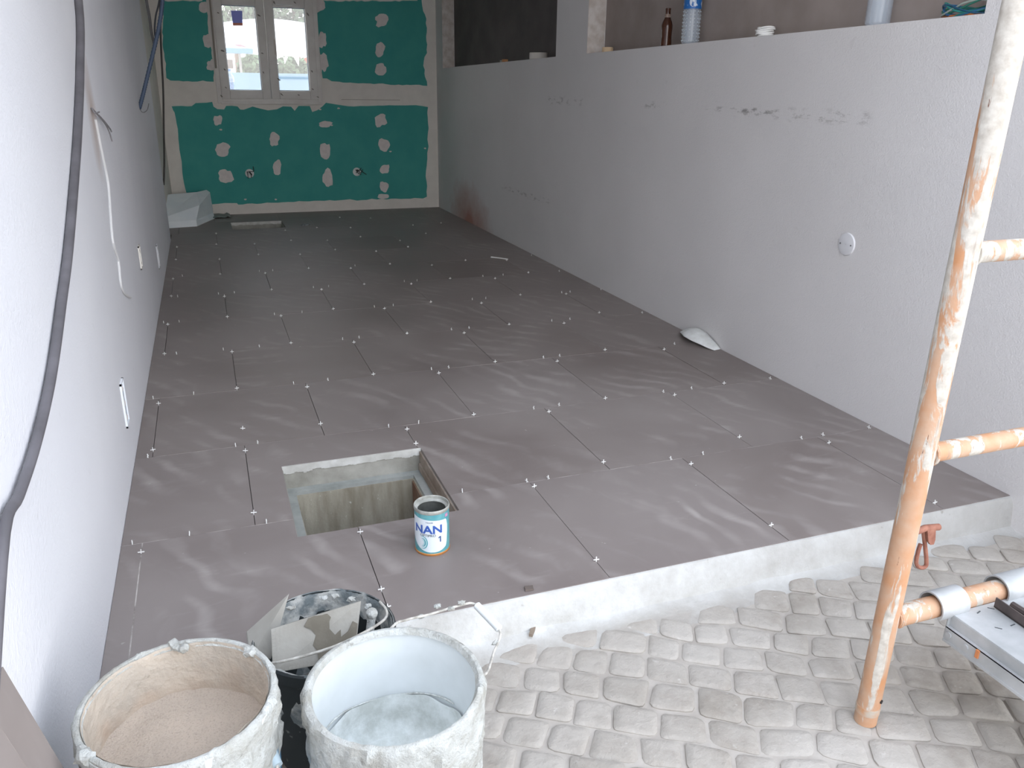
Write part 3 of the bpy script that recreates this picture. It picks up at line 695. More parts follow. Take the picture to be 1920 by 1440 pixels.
def crust(C, r_top, r_bot, H, z0, z1, amp, base, seed, th0=0, th1=2*PI, rim=True):
    """lumpy skin of dried material on the outside, lapping over the rim"""
    bm = BM(); na, nz = 110, 26; G = []
    for i in range(na+1):
        a = th0+(th1-th0)*i/na; row = []
        low = z0+.05*noise.noise(Vector((math.cos(a)*2.2, math.sin(a)*2.2, seed)))+.03*noise.noise(Vector((math.cos(a)*7, math.sin(a)*7, seed)))
        for j in range(nz+1):
            f = j/nz
            if f < .8:
                z = low+(H-low)*(f/.8); r = r_bot+(r_top-r_bot)*(z/H)
                fade = min(1, f/.12)
                v = Vector((math.cos(a)*9, math.sin(a)*9, z*32+seed))
                d = base*fade+amp*fade*max(-.35, noise.noise(v)+.6*noise.noise(v*2.3)+.35*noise.noise(v*5))
                row.append(Vector((r+d, a, z)))
            else:
                g = (f-.8)/.2; v = Vector((math.cos(a)*8, math.sin(a)*8, seed+3)); lump = .8*max(0, noise.noise(v)+.5*noise.noise(v*2.6))
                row.append(Vector((r_top+base*.6-(base+.010)*g, a, H+(.003+amp*.9*lump)*math.sin(PI*min(1, g*1.0))-.016*max(0, g-.6))))
        G.append([bm.verts.new((C[0]+r*math.cos(t_), C[1]+r*math.sin(t_), C[2]+z)) for r, t_, z in row])
    for i in range(na):
        for j in range(nz): bm.faces.new((G[i][j], G[i+1][j], G[i+1][j+1], G[i][j+1]))
    bmesh.ops.remove_doubles(bm, verts=bm.verts, dist=1e-5)
    return bm
M_WHITE_B = simple('white_bucket_plastic', hexc('dfe4e6'), hexc('cfd4d4'), 6, .5)
# white bucket
BC = (.206, 1.100, ZP); BH, BR, BB = .388, .148, .130
wb = empty('plastic_bucket', BC, 'empty white plastic bucket crusted with dried white plaster, beside the cobbles', 'bucket', 'buckets at the floor edge')
obj('bucket_shell', bucket_shell(BC, BR, BB, BH), M_WHITE_B, wb, smooth=True)
obj('plaster_crust', crust(BC, BR, BB, BH, .10, BH, .008, .005, 1.0), M_CRUST, wb, smooth=True)
bm = BM(); lathe(bm, [(BB+.0015, .250), (BB-.001, .205), (BB-.004, .185), (BB-.016, .170), (BB-.05, .165), (.002, .164)], BC, 56, disp=lambda a, i, r, z: (.0022*noise.noise(Vector((math.cos(a)*4, math.sin(a)*4, i))), (.012 if i == 0 else .005)*noise.noise(Vector((math.cos(a)*3, math.sin(a)*3, i)))), cap=False)
t = NT('thin_plaster_film'); p = t.pos(False); t.col(t.mix(t.ramp(t.noise(p, 14, 6, .7), .38, .62), hexc('e2e6e5'), hexc('c0c4c0'))); t.rough(.9); t.bump(t.noise(p, 30, 5), .4, .005)
obj('plaster_residue', bm, t.m, wb, smooth=True)
bm = BM()
t = NT('residue_ring'); p = t.pos(False); t.col(t.mix(t.ramp(t.noise(p, 45, 5, .7), .4, .6), hexc('a2a49f'), hexc('d2d5d2'))); t.rough(.95); M_RING = t.m
for zc, rr in ((.252, .0),):
    R0 = BB+(BR-BB)*zc/BH-.0075-rr*1.5
    tube(bm, [(BC[0]+R0*math.cos(a), BC[1]+R0*math.sin(a), BC[2]+zc+.006*math.sin(a*3)) for a in [(.15+i/24*.75)*PI for i in range(25)]], [.0012+.002*abs(noise.noise(Vector((i*.6, 0, 0)))) for i in range(25)], 6)
obj('residue_ring', bm, M_RING, wb, smooth=True)
# bail: pivot on the right side, through the grip, away behind the rim
M_WIRE = simple('plastered_wire', hexc('d9d7d0'), hexc('a8a49c'), 60, .8, .2)
gA = on(937, 1180, 1, 1.33); gB = on(893, 1134, 1, 1.40); lft = on(735, 1170, 1, 1.36); piv = Vector((BC[0]+BR+.006, BC[1]+.04, BC[2]+BH-.055)); pivl = Vector((BC[0]-BR-.002, BC[1]+.05, BC[2]+BH-.05))
bail = obj('wire_bail', tube(BM(), smoothpts([piv, on(912, 1262, 1, 1.2), on(925, 1225, 1, 1.27), gA, gB, on(860, 1136, 1, 1.39), on(805, 1152, 1, 1.38), on(760, 1163, 1, 1.35), on(735, 1176, 1, 1.31), Vector((BC[0]-.03, BC[1]+BR+.022, BC[2]+BH-.09)), Vector((BC[0]-.10, BC[1]+BR-.03, BC[2]+BH-.12)), pivl+Vector((0, 0, -.03))], 5), .0026, 8), M_WIRE, wb, smooth=True)
dirv = (gB-gA).normalized(); obj('handle_grip', tube(BM(), [gA, gA+dirv*.002, gB-dirv*.002, gB], [.006, .0085, .0085, .006], 14), M_WHITE_B, bail, smooth=True)
for (x, y) in ((820, 1137), (790, 1156), (866, 1130), (845, 1141), (929, 1205)):
    bm = BM(); blob(bm, on(x, y, 1, 1.385 if x < 900 else 1.30), .006, (1.3, .8, .8), .4); obj('plaster_bead', bm, M_CRUST, bail, smooth=True)
bm = BM(); tube(bm, [piv+Vector((-.012, 0, 0)), piv+Vector((.006, 0, 0))], .014, 14); obj('bail_lug', bm, M_WHITE_B, wb, smooth=True)
# cement bucket at the left
LC = (-.128, 1.128, ZP); LH, LR, LB = .430, .146, .128
lb = empty('plastic_bucket', LC, 'white plastic bucket filled with beige cement powder, nearest the left wall', 'bucket', 'buckets at the floor edge')
obj('bucket_shell', bucket_shell(LC, LR, LB, LH), M_WHITE_B, lb, smooth=True)
obj('plaster_crust', crust(LC, LR, LB, LH, .27, LH, .006, .0035, 7.0), M_CRUST, lb, smooth=True)
bm = BM(); na, nr = 64, 22; PZ = .330; G = []
for i in range(na):
    a = 2*PI*i/na; row = []
    for j in range(nr+1):
        r = (LB+(LR-LB)*PZ/LH-.005)*j/nr; x, y = r*math.cos(a), r*math.sin(a)
        row.append((x, y, PZ+.005*noise.noise(Vector((x*10, y*10, 2)))+.0022*noise.noise(Vector((x*70, y*70, 5)))+.007*max(0, j/nr-.82)/.18+.02*(x*-.5+y*.35)))
    G.append(row)
V = [[bm.verts.new((LC[0]+x, LC[1]+y, LC[2]+z)) for x, y, z in row] for row in G]
for i in range(na):
    for j in range(nr): bm.faces.new((V[i][j], V[(i+1) % na][j], V[(i+1) % na][j+1], V[i][j+1]))
bmesh.ops.remove_doubles(bm, verts=bm.verts, dist=1e-5)
t = NT('beige_cement_powder'); p = t.pos(False); c = t.mix(t.ramp(t.noise(p, 12, 5), .3, .7), hexc('bcae9f'), hexc('aea295')); c = t.mix(t.ramp(t.noise(p, 320, 2), .5, .75, 0, .55), c, hexc('8d8278')); t.col(c); t.rough(1); t.bump(t.noise(p, 260, 4), .8, .003)
obj('cement_powder', bm, t.m, lb, smooth=True)
bm = BM(); lathe(bm, [(LB+(LR-LB)*.325/LH-.009, .32), (LR-.0125, LH-.02), (LR-.009, LH+.001)], LC, 64, disp=lambda a, i, r, z: (-.006*max(0, noise.noise(Vector((math.cos(a)*5, math.sin(a)*5, i*2)))), 0), cap=False)
t = NT('dusty_inner_wall'); p = t.pos(False); c = t.mix(t.ramp(t.noise(p, 11, 6, .65), .35, .65), hexc('c6baab'), hexc('b1a89c')); c = t.mix(t.ramp(t.noise(p, 5, 3), .52, .7, 0, .6), c, hexc('ab8a70')); c = t.mix(t.ramp(t.noise(p, 60, 4), .66, .74, 0, .5), c, hexc('8a8378')); t.col(c); t.rough(1); t.bump(t.noise(p, 60, 6), .8, .006)
obj('powder_coating', bm, t.m, lb, smooth=True)
bm = BM(); na, nz = 20, 5; G = [[None]*(nz+1) for _ in range(na+1)]
for i in range(na+1):
    a = math.radians(-75+i/na*85)
    for j in range(nz+1):
        f = j/nz; z = .17+f*(.115+.055*(i/na)); r = LB+(LR-LB)*z/LH+.0022; G[i][j] = bm.verts.new((LC[0]+r*math.cos(a), LC[1]+r*math.sin(a), LC[2]+z))
for i in range(na):
    for j in range(nz): bm.faces.new((G[i][j], G[i+1][j], G[i+1][j+1], G[i][j+1]))
obj('blue_label', bm, simple('blue_print', hexc('3f8fc0'), hexc('9fb9c6'), 16, .6, lo=.55, hi=.62), lb, smooth=True)
a0 = on(500, 1388, 1, 1.10); a1 = on(520, 1436, 1, 1.06)
lbail = obj('wire_bail', tube(BM(), smoothpts([Vector((LC[0]+LR+.004, LC[1]+.0, LC[2]+LH-.06)), a0, a1, a1+Vector((-.03, -.06, -.06))], 5), .0025, 8), M_WIRE, lb, smooth=True)
obj('handle_grip', tube(BM(), [a0, a1], .009, 14), simple('grey_grip', hexc('a9bac2'), None, rough=.5), lbail, smooth=True)
for (x, y, r) in ((324, 1208, .010), (332, 1214, .007), (345, 1216, .009), (470, 1222, .011), (160, 1420, .013), (152, 1405, .008), (260, 1232, .006)):
    p_ = on(x, y, 2, LC[2]+LH); bm = BM(); blob(bm, p_, r, (1, 1, .8), .35); obj('plaster_lump', bm, M_CRUST, lb, smooth=True)
# black bucket with tile offcuts
KC = (.128, 1.42, ZP); KH, KR, KB = .288, .142, .115
kb = empty('builders_bucket', KC, 'black rubber bucket holding upright tile offcuts, behind the two white buckets', 'bucket', 'buckets at the floor edge')
t = NT('black_rubber'); p = t.pos(False); c = t.mix(t.ramp(t.noise(p, 26, 4), .66, .74), hexc('2a3032'), hexc('9aa09c')); t.col(c); t.rough(.6); M_RUB = t.m
obj('bucket_shell', bucket_shell(KC, KR, KB, KH, th=.006), M_RUB, kb, smooth=True)
bm = BM(); lathe(bm, [(KB-.004, .06), (KB+(KR-KB)*.6, KH*.6), (KR-.008, KH-.012), (KR-.002, KH+.001), (KR+.001, KH-.004)], KC, 64, disp=lambda a, i, r, z: (-.007*max(0, noise.noise(Vector((math.cos(a)*5, math.sin(a)*5, i)))), .004*noise.noise(Vector((math.cos(a)*9, math.sin(a)*9, i)))), cap=False)
obj('dried_mortar', bm, simple('grey_mortar', hexc('b5b6b2'), hexc('6f7779'), 22, .95, lo=.42, hi=.58, bump=.8, bsc=50, dist=.006), kb, smooth=True)
obj('mortar_fill', lathe(BM(), [(.002, .10), (KB+.006, .10), (KB+.006, .09), (.002, .09)], KC, 32), simple('old_mortar', hexc('77756f'), hexc('5b5a56'), 20, .95, bump=.6, bsc=40), kb)
bb = obj('wire_bail', tube(BM(), smoothpts([on(480, 1247, 1, 1.43), on(520, 1242, 1, 1.32), on(570, 1230, 1, 1.29), on(630, 1211, 1, 1.28), on(690, 1182, 1, 1.34), on(722, 1160, 1, 1.42), on(724, 1143, 1, 1.44), on(712, 1128, 1, 1.47)], 5), .0028, 8), M_WIRE, kb, smooth=True)
for (x, y) in ((607, 1121), (629, 1117), (658, 1123), (545, 1140), (690, 1136)):
    bm = BM(); blob(bm, on(x, y, 2, KC[2]+KH), .006, (1.5, 1, .8), .4); obj('mortar_lump', bm, M_CRUST, kb, smooth=True)
# offcuts
def slabpts(pts, th): return prism(BM(), pts, th)
t = NT('offcut_back'); p = t.pos(False)
M_BACK = simple('tile_back', hexc('a5a39c'), hexc('8f8b82'), 6, .95, bump=.3, bsc=90)
M_SMEAR = simple('wet_mortar_smear', hexc('6d685d'), hexc('7a756a'), 20, .9, bump=.5, bsc=60)
def offcut(pxs, yA, yB, th, label, grid):
    """pxs: quad in the picture, bottom-left, bottom-right, top-right, top-left; yA / yB: distance at its bottom and top"""
    q = [on(*pxs[0], 1, yA), on(*pxs[1], 1, yA), on(*pxs[2], 1, yB), on(*pxs[3], 1, yB)]
    n = (q[1]-q[0]).cross(q[3]-q[0]).normalized()
    if n.y > 0: n = -n
    root = empty('tile_offcut', (q[0]+q[1])/2, label, 'tile offcut')
    obj('tile_body', slabpts(q, -n*th), M_BACK, root)
    def at(u, v): a = q[0].lerp(q[1], u); b = q[3].lerp(q[2], u); return a.lerp(b, v)
    if grid:
        bm = BM(); nu, nv = grid
        for i in range(nu):
            for j in range(nv):
                u0, u1, v0_, v1 = (i+.12)/nu, (i+.88)/nu, (j+.12)/nv, (j+.88)/nv
                prism(bm, [at(u0, v0_), at(u1, v0_), at(u1, v1), at(u0, v1)], n*.0008)
        obj('waffle_back', bm, M_BACK, root, kind='stuff')
    return root, at, n
ro, at, n = offcut(((512, 1262), (665, 1235), (677, 1127), (508, 1180)), 1.345, 1.385, .009, 'tile offcut with a waffle-patterned back half covered in mortar, standing in the black bucket', (22, 12))
def smear(root, at, n, pts, h=.0035):
    bm = BM(); prism(bm, [at(u+random.uniform(-.008, .008), v+random.uniform(-.008, .008)) for u, v in pts], n*h); obj('mortar_smear', bm, M_SMEAR, root)
smear(ro, at, n, [(.40, .98), (.47, .99), (.56, .96), (.62, .97), (.66, .88), (.64, .8), (.66, .66), (.72, .52), (.78, .58), (.80, .44), (.88, .52), (.92, .68), (.98, .62), (.99, .15), (.55, .05), (.52, .3), (.47, .42), (.49, .6), (.44, .75), (.36, .85)])
ro, at, n = offcut(((470, 1235), (508, 1235), (542, 1113), (463, 1184)), 1.40, 1.46, .009, 'smooth pale tile offcut leaning out of the left side of the black bucket', None)
bm = BM(); blob(bm, on(697, 1150, 1, 1.43), .0125, (1, 1, 1), .04, 2, 3); tr = empty('tool_handle', on(697, 1150, 1, 1.43), 'rounded plaster-coated tool handle end poking out of the black bucket', 'tool handle')
obj('knob', bm, M_CRUST, tr, smooth=True); obj('shaft', tube(BM(), [on(697, 1150, 1, 1.43)+Vector((0, 0, -.005)), on(697, 1150, 1, 1.43)+Vector((-.03, -.02, -.17))], .009, 10), M_CRUST, tr, smooth=True)

# ---- scaffold frame
def paint():
    t = NT('flaked_orange_paint'); p = t.pos(False); s = t.scale(p, (26, 26, 4.5))
    f = t.noise(s, .95, 7, .62, .6); up = t.n('ShaderNodeSeparateXYZ'); t.l(p, up.inputs[0])
    bias = t.ramp(up.outputs[2], .25, 1.25, -.035, .075)
    k = t.ramp(t.math('ADD', f, bias), .50, .535)
    c = t.mix(t.ramp(t.noise(p, 14, 4), .3, .7), hexc('bb8760'), hexc('bda18a'))
    c = t.mix(k, c, t.mix(t.ramp(t.noise(p, 60, 4), .3, .7), hexc('cdc8be'), hexc('aea69b')))
    r = t.ramp(t.noise(s, 1.6, 5, .7), .66, .70); c = t.mix(r, c, hexc('6e4634'))
    d = t.ramp(t.noise(t.scale(p, (60, 60, 6)), 1, 3), .66, .74, 0, .6); c = t.mix(d, c, hexc('8d8076'))
    t.col(c); t.rough(.6, spec=.3); t.bump(t.math('ADD', k, t.noise(p, 80, 3)), .3, .002); return t.m
M_PAINT = paint()
PX, PY = 1.267, 1.084
sf = empty('scaffold', (PX, PY, ZP), 'orange painted tubular scaffold frame flaking to white, standing on the cobbles', 'scaffold')
def leg(x, lean):
    prof = [(.0, .0), (.022, 0), (.0245, .002), (.0245, 1.0), (.0245, 1.9), (.020, 1.9)]
    bm = BM(); rings = 24
    tube(bm, [(x+lean*k/rings, PY, ZP+2.0*k/rings) for k in range(rings+1)], .0245, 24)
    return bm
obj('upright', leg(PX, .018), M_PAINT, sf, smooth=True)
obj('upright', leg(2.26, 0), M_PAINT, sf, smooth=True)
obj('base_collar', tube(BM(), [(PX, PY, ZP+.028), (PX, PY, ZP+.046)], .0258, 24), simple('worn_band', hexc('b5aa9c'), hexc('c08a5e'), 30, .7), sf, smooth=True)
for z in (.168, .555, .956, 1.36):
    obj('rung', tube(BM(), [(PX+.02, PY, z), (1.75, PY, z), (2.245, PY, z)], .0200 if z > .3 else .0235, 18), M_PAINT, sf, smooth=True)
    obj('weld_bead', tube(BM(), [(PX+.0235+.022*math.cos(a)*0+.003, PY+.0225*math.cos(a), z+.0225*math.sin(a)) for a in [2*PI*i/14 for i in range(14)]], .004, 6, closed=True), M_PAINT, sf, smooth=True)
obj('pin_hole', tube(BM(), [(PX+.009, PY-.0226, ZP+.068), (PX+.010, PY-.0252, ZP+.068)], .0045, 10), simple('dark_hole', hexc('241d1a')), sf)
M_RUST = simple('rusty_steel', hexc('7e4f40'), hexc('9a6a58'), 40, .85, bump=.4, bsc=120)
pin = empty('locking_pin', on(1742, 1020, 1, 1.12), 'rusty brown locking pin hanging from the scaffold upright', 'pin')
yb = 1.115
obj('pin_loop', tube(BM(), smoothpts([on(1730, 988, 1, yb), on(1733, 1010, 1, yb), on(1737, 1050, 1, yb), on(1735, 1062, 1, yb), on(1725, 1064, 1, yb), on(1718, 1056, 1, yb), on(1721, 1036, 1, yb), on(1726, 1020, 1, yb)], 4), .0045, 8), M_RUST, pin, smooth=True)
obj('pin_bar', tube(BM(), [Vector((PX+.020, PY+.014, on(1712, 996, 1, yb-.005).z)), on(1735, 990, 1, yb-.005), on(1760, 988, 1, yb-.005)], [.006, .0075, .0075], 10), M_RUST, pin, smooth=True)
bm = BM(); prism(bm, [on(x, y, 1, yb-.012) for x, y in ((1739, 994), (1755, 992), (1754, 1012), (1751, 1021), (1745, 1022), (1741, 1016))], (0, .006, 0)); obj('pin_flap', bm, M_RUST, pin)
# ---- galvanised plank hooked on the lower rung
M_GALV = simple('galvanised_steel', hexc('b9bbbc'), hexc('9fa2a3'), 10, .55, .2, bump=.1, bsc=60)
PZ1 = .160; PX0, PX1 = 1.428, 1.79; PYE = 1.058
pl = empty('scaffold_plank', (PX0, .3, PZ1-.05), 'galvanised steel scaffold plank hooked over the lowest rung', 'plank')
bm = BM()
box(bm, (PX0, -.9, PZ1-.003), (PX1, PYE, PZ1), bev=.001)
obj('deck', bm, M_GALV, pl)
bm = BM(); box(bm, (PX0-.001, -.9, PZ1-.030), (PX0+.002, PYE, PZ1-.002)); box(bm, (PX0-.010, -.9, PZ1-.060), (PX0-.007, PYE, PZ1-.028)); box(bm, (PX0-.010, -.9, PZ1-.032), (PX0+.002, PYE, PZ1-.029)); box(bm, (PX0-.012, -.9, PZ1-.066), (PX0+.02, PYE, PZ1-.060))
obj('side_rail', bm, M_GALV, pl); bm = BM(); box(bm, (PX1, -.9, PZ1-.06), (PX1+.003, PYE, PZ1)); obj('side_rail', bm, M_GALV, pl)
obj('end_plate', box(BM(), (PX0-.008, PYE, PZ1-.06), (PX1, PYE+.003, PZ1-.001)), M_GALV, pl)
for (xa, xb) in ((1.392, 1.47), (1.585, 1.70)):
    bm = BM(); n = 16; G = []
    for x in (xa, xb):
        for r in (.0335, .030):
            G.append([bm.verts.new((x, PY+r*math.cos(a), .168+r*math.sin(a)+.002)) for a in [math.radians(-20+ i/n*235) for i in range(n+1)]])
    for k in range(n):
        for a, b in ((0, 2), (1, 3), (0, 1), (2, 3)): bm.faces.new((G[a][k], G[a][k+1], G[b][k+1], G[b][k]))
    for k in (0, n): bm.faces.new((G[0][k], G[1][k], G[3][k], G[2][k]))
    obj('hook', bm, M_GALV, pl, smooth=True)
M_SLOT = simple('slot_dark', hexc('4b4f51'))
for (x, y, rz) in ((1835, 1148, .3), (1858, 1141, -.75), (1872, 1178, -.75), (1899, 1172, .1)):
    v = on(x, y, 2, PZ1); obj('slot', box(BM(), (v.x-.007, v.y-.0013, PZ1-.001), (v.x+.007, v.y+.0013, PZ1+.0006), rotz=rz), M_SLOT, pl)
for (x, y) in ((1783, 1174), (1815, 1196)):
    v = on(x, y, 0, PX0-.010); obj('rivet', tube(BM(), [(PX0-.006, v.y, PZ1-.045), (PX0-.013, v.y, PZ1-.045)], .007, 12), M_GALV, pl, smooth=True)
v = on(1842, 1206, 0, PX0-.004); obj('orange_drip', box(BM(), (PX0-.0135, v.y-.004, PZ1-.05), (PX0-.002, v.y+.004, PZ1-.03), bev=.001), simple('drip', hexc('c07a4c')), pl)
# ---- dark angle irons on the plank
M_IRON = simple('dark_iron', hexc('5f5654'), hexc('4a4443'), 20, .6, .4)
for k, (a, b, lab) in enumerate((((1826, 1108), (1918, 1172), 'dark angle iron lying on the scaffold plank, nearer its left edge'), ((1886, 1104), (1919, 1125), 'dark angle iron lying on the scaffold plank, further right'))):
    A = on(*a, 2, PZ1+.006); B = on(*b, 2, PZ1+.006); d = (B-A).normalized(); d = d if k == 0 else Vector((.01, -1, 0)).normalized(); A2 = A+d*((A.y-1.046)/max(.2, -d.y)) if k == 0 else Vector((A.x, 1.03, PZ1+.0015)); A2.z = PZ1+.0015; B2 = A+d*.9; s = Vector((-d.y, d.x, 0)); s = s if s.x > 0 else -s
    bm = BM(); prism(bm, [A2, A2+s*.032, A2+s*.032+Vector((0, 0, .003)), A2+Vector((0, 0, .003))], B2-A2)
    prism(bm, [A2, A2+s*.003, A2+s*.003+Vector((0, 0, .024)), A2+Vector((0, 0, .024))], B2-A2)
    obj('angle_iron', bm, M_IRON, label=lab, cat='metal bar', group='angle irons on the plank')
bm = BM(); A = on(1870, 1116, 2, PZ1+.010); A.y = 1.03; tube(bm, [A, A+Vector((.004, -.4, .0)), A+Vector((.008, -.9, .0))], .008, 8); obj('iron_rod', bm, M_IRON, smooth=True, label='dark round iron rod between the angle irons on the plank', cat='metal bar')

# ---- tiles leaning on the left wall, lower left corner
for k in range(2):
    y1 = 1.066-.115*k; th = .0095; foot = -.205+.013*k+.012*k; topx_ = -.3365+.0125*k+.004*k
    hgt = math.sqrt(max(.01, .36-(foot-topx_)**2))
    A = Vector((foot, y1, ZP+.004)); Bt = Vector((topx_, y1, ZP+.004+hgt)); d = Bt-A; nrm = Vector((d.z, 0, -d.x)).normalized()
    bm = BM(); prism(bm, [A, A+Vector((0, -.595, 0)), Bt+Vector((0, -.595, 0)), Bt], nrm*th)
    tl = empty('floor_tile', A, ('spare brown-grey floor tile leaning against the left wall, the one behind', 'spare brown-grey floor tile leaning in front of another at the left wall')[k], 'tile', 'spare tiles at the left wall')
    obj('tile_slab', bm, M_TILE, tl)
    bm = BM(); prism(bm, [A+nrm*th+Vector((0, .0004, 0)), A+nrm*(th*.0)+Vector((0, .0004, 0)), Bt+Vector((0, .0004, 0)), Bt+nrm*th+Vector((0, .0004, 0))], (0, .0006, 0)); obj('raw_edge', bm, simple('tile_raw_edge', hexc('a89f9a'), hexc('8f8680'), 30, .9), tl)

# ---- things on the left wall
M_BLACK = simple('black_cable', hexc('5c5a5e'), hexc('6d6b70'), 10, .5)
WX = XL+.012
cab = [on(x, y, 0, WX) for x, y in ((147, 0), (150, 130), (146, 240), (140, 330), (128, 470), (115, 570), (100, 680), (85, 760), (62, 850), (35, 930), (8, 1000))]
cab = [cab[0]+Vector((0, -.06, .9)), cab[0]+Vector((0, -.02, .35))]+cab+[cab[-1]+Vector((.01, -.25, -.12))]
obj('hanging_cable', tube(BM(), smoothpts(cab, 5), [.0135-.0055*min(1, i/62) for i in range(5*(len(cab)-1)+1)], 12), M_BLACK, smooth=True, label='long dark cable hanging down the near left wall', cat='cable')
YC = on(262, 205, 0, XL).y
bc = empty('corrugated_conduit', on(262, 205, 1, YC), 'blue flexible conduit hanging near the far left corner with wires at its end', 'conduit')
M_BLUE = simple('blue_conduit', hexc('45566e'), hexc('506079'), 8, .5)
cp = smoothpts([on(x, y, 1, YC+.0) for x, y in ((318, -160), (306, -40), (304, 10), (297, 55), (288, 95), (276, 145), (268, 178), (261, 204))], 14)
obj('conduit_tube', tube(BM(), cp, [.0125 if i % 2 else .0105 for i in range(len(cp))], 12), M_BLUE, bc, smooth=True)
for w_ in (((262, 203), (258, 212), (250, 224), (247, 234)), ((262, 204), (268, 211), (276, 206), (279, 194)), ((262, 204), (256, 216), (248, 219))):
    obj('wire_end', tube(BM(), smoothpts([on(x, y, 1, YC-.01) for x, y in w_], 4), .0022, 6), simple('wire_grey', hexc('7b7a7c')), bc, smooth=True)
cp = smoothpts([on(x, y, 1, YC+.035) for x, y in ((262, -160), (272, -20), (280, 30), (284, 60), (290, 86))], 5)
obj('slack_cable', tube(BM(), cp, .008, 8), simple('dark_grey_cable', hexc('5f5e5e')), smooth=True, label='short dark grey cable joining the blue conduit from the left', cat='cable')
cp = smoothpts([on(x, y, 1, YC+.06) for x, y in ((312, -150), (300, -10), (292, 30), (290, 60), (294, 82))], 5)
obj('slack_cable', tube(BM(), cp, .005, 8), simple('dark_cable', hexc('55575c')), smooth=True, label='thin dark looped cable beside the blue conduit', cat='cable')
cp = smoothpts([on(x, y, 1, 7.5) for x, y in ((298, -160), (300, 0), (301, 60), (303, 110), (306, 170), (307, 240), (308, 300), (307, 347)) ], 5)
obj('thin_cable', tube(BM(), cp, .0075, 8), simple('near_black_cable', hexc('4a4744')), smooth=True, label='thin black cable hanging straight down at the far left corner', cat='cable')
wr = empty('wire_bundle', on(172, 203, 0, XL), 'thin grey wires sticking out of a hole in the left wall', 'wires')
for k, pts in enumerate((((172, 203), (185, 217), (197, 232), (205, 248), (210, 265)), ((172, 203), (178, 212), (186, 210)), ((185, 216), (196, 228), (206, 241), (209, 247)))):
    n_ = len(pts); obj('wire', tube(BM(), smoothpts([on(x, y, 0, XL+.004+.03*i/n_*(1-i/n_*.4)) for i, (x, y) in enumerate(pts)], 4), .0028, 6), simple('wire_dull', hexc('8a878a')), wr, smooth=True)
cp = [on(x, y, 0, XL+.003) for x, y in ((179, 224), (183, 245), (192, 290), (203, 345), (207, 400), (212, 455), (222, 490), (226, 530), (233, 550), (245, 558))]
obj('white_wire', tube(BM(), smoothpts(cp, 4), .0045, 8), simple('white_wire', hexc('dcdcdc')), smooth=True, label='thin white wire running down the left wall below the bare wires', cat='wire')
def sockbox(p0, p1, dy, name, label, rim):
    a = on(*p0, 0, XL); b = on(*p1, 0, XL); y0 = min(a.y, b.y)-.01; root = empty(name, (XL, y0, b.z), label, 'socket box')
    z0, z1 = min(a.z, b.z), max(a.z, b.z); y1 = y0+dy
    obj('box_frame', (lambda bm: (box(bm, (XL, y0, z0), (XL+.006, y0+.006, z1)), box(bm, (XL, y1-.006, z0), (XL+.006, y1, z1)), box(bm, (XL, y0, z0), (XL+.006, y1, z0+.006)), box(bm, (XL, y0, z1-.006), (XL+.006, y1, z1)), bm)[-1])(BM()), simple('box_white', hexc(rim), None, rough=.5), root)
    obj('box_back', box(BM(), (XL, y0+.005, z0+.005), (XL+.0015, y1-.005, z1-.005)), simple('box_grey', hexc('aeb7c2'), hexc('c6ccd4'), 60, .6), root)
    n_ = max(2, int((z1-z0)/.04))
    for i in range(n_):
        zc = z0+(z1-z0)*(i+.5)/n_; bm = BM(); blob(bm, (XL+.003, (y0+y1)/2, zc), .010, (.3, 1, 1), .3); obj('plaster_dab', bm, M_PATCH, root, smooth=True)
    return root
sockbox((224, 720), (238, 798), .075, 'socket_box', 'nearest recessed socket box low on the left wall', 'eef2f6')
sockbox((258, 462), (266, 500), .07, 'socket_box', 'socket box with a cream cover low on the left wall, middle of three', 'e6e2da')
sockbox((292, 460), (299, 500), .08, 'socket_box', 'farthest socket box on the left wall, close to the wall end', 'd6d8dc')
# ---- cover plate on right wall
v = on(1588, 458, 0, XR); cpz = empty('cover_plate', v, 'round white blanking plate with two screws on the right wall', 'cover plate')
bm = BM()
ringp = [(0.002, .007), (.036, .0065), (.0425, .005), (.0455, .0)]
lathe(bm, ringp, (0, 0, 0), 40, cap=False)
for q in bm.verts: x, y, z = q.co; q.co = (v.x-z, v.y+x, v.z+y)
bmesh.ops.remove_doubles(bm, verts=bm.verts, dist=.001); obj('plate', bm, simple('plate_white', hexc('d8d8da'), None, rough=.5), cpz, smooth=True)
for dy in (.029, -.029):
    obj('screw', tube(BM(), [(XR-.0055, v.y+dy, v.z), (XR-.0085, v.y+dy, v.z)], .0032, 8), simple('screw_dark', hexc('6b6a6c')), cpz)
# ---- wired sockets on the back wall
for (x, y, lab) in ((468, 325, 'left one of two round wired socket boxes on the green wall'), (669, 322, 'right one of two round wired socket boxes on the green wall')):
    v = on(x, y, 1, YF-.004); root = empty('round_socket_box', v, lab, 'socket box')
    bm = BM(); lathe(bm, [(.042, 0), (.042, .010), (.035, .010), (.034, .001), (.002, .001)], (0, 0, 0), 24, cap=False)
    for q in bm.verts: a, b, c = q.co; q.co = (v.x+a, v.y-c, v.z+b)
    obj('box_ring', bm, simple('socket_white', hexc('d9dcda'), None, rough=.5), root, smooth=True)
    for k in range(4):
        a = random.uniform(-1, 1); pts = [v+Vector((random.uniform(-.02, .02), 0, random.uniform(-.02, .02))), v+Vector((a*.03, -.04, .02)), v+Vector((a*.05+.02, -.05, random.uniform(-.02, .03))), v+Vector((a*.05+(.05 if x > 600 else .02), -.03, random.uniform(-.05, .09)))]
        obj('loose_wire', tube(BM(), smoothpts(pts, 4), .0035, 6), simple('wire_black', hexc('2b2f30')), root, smooth=True)

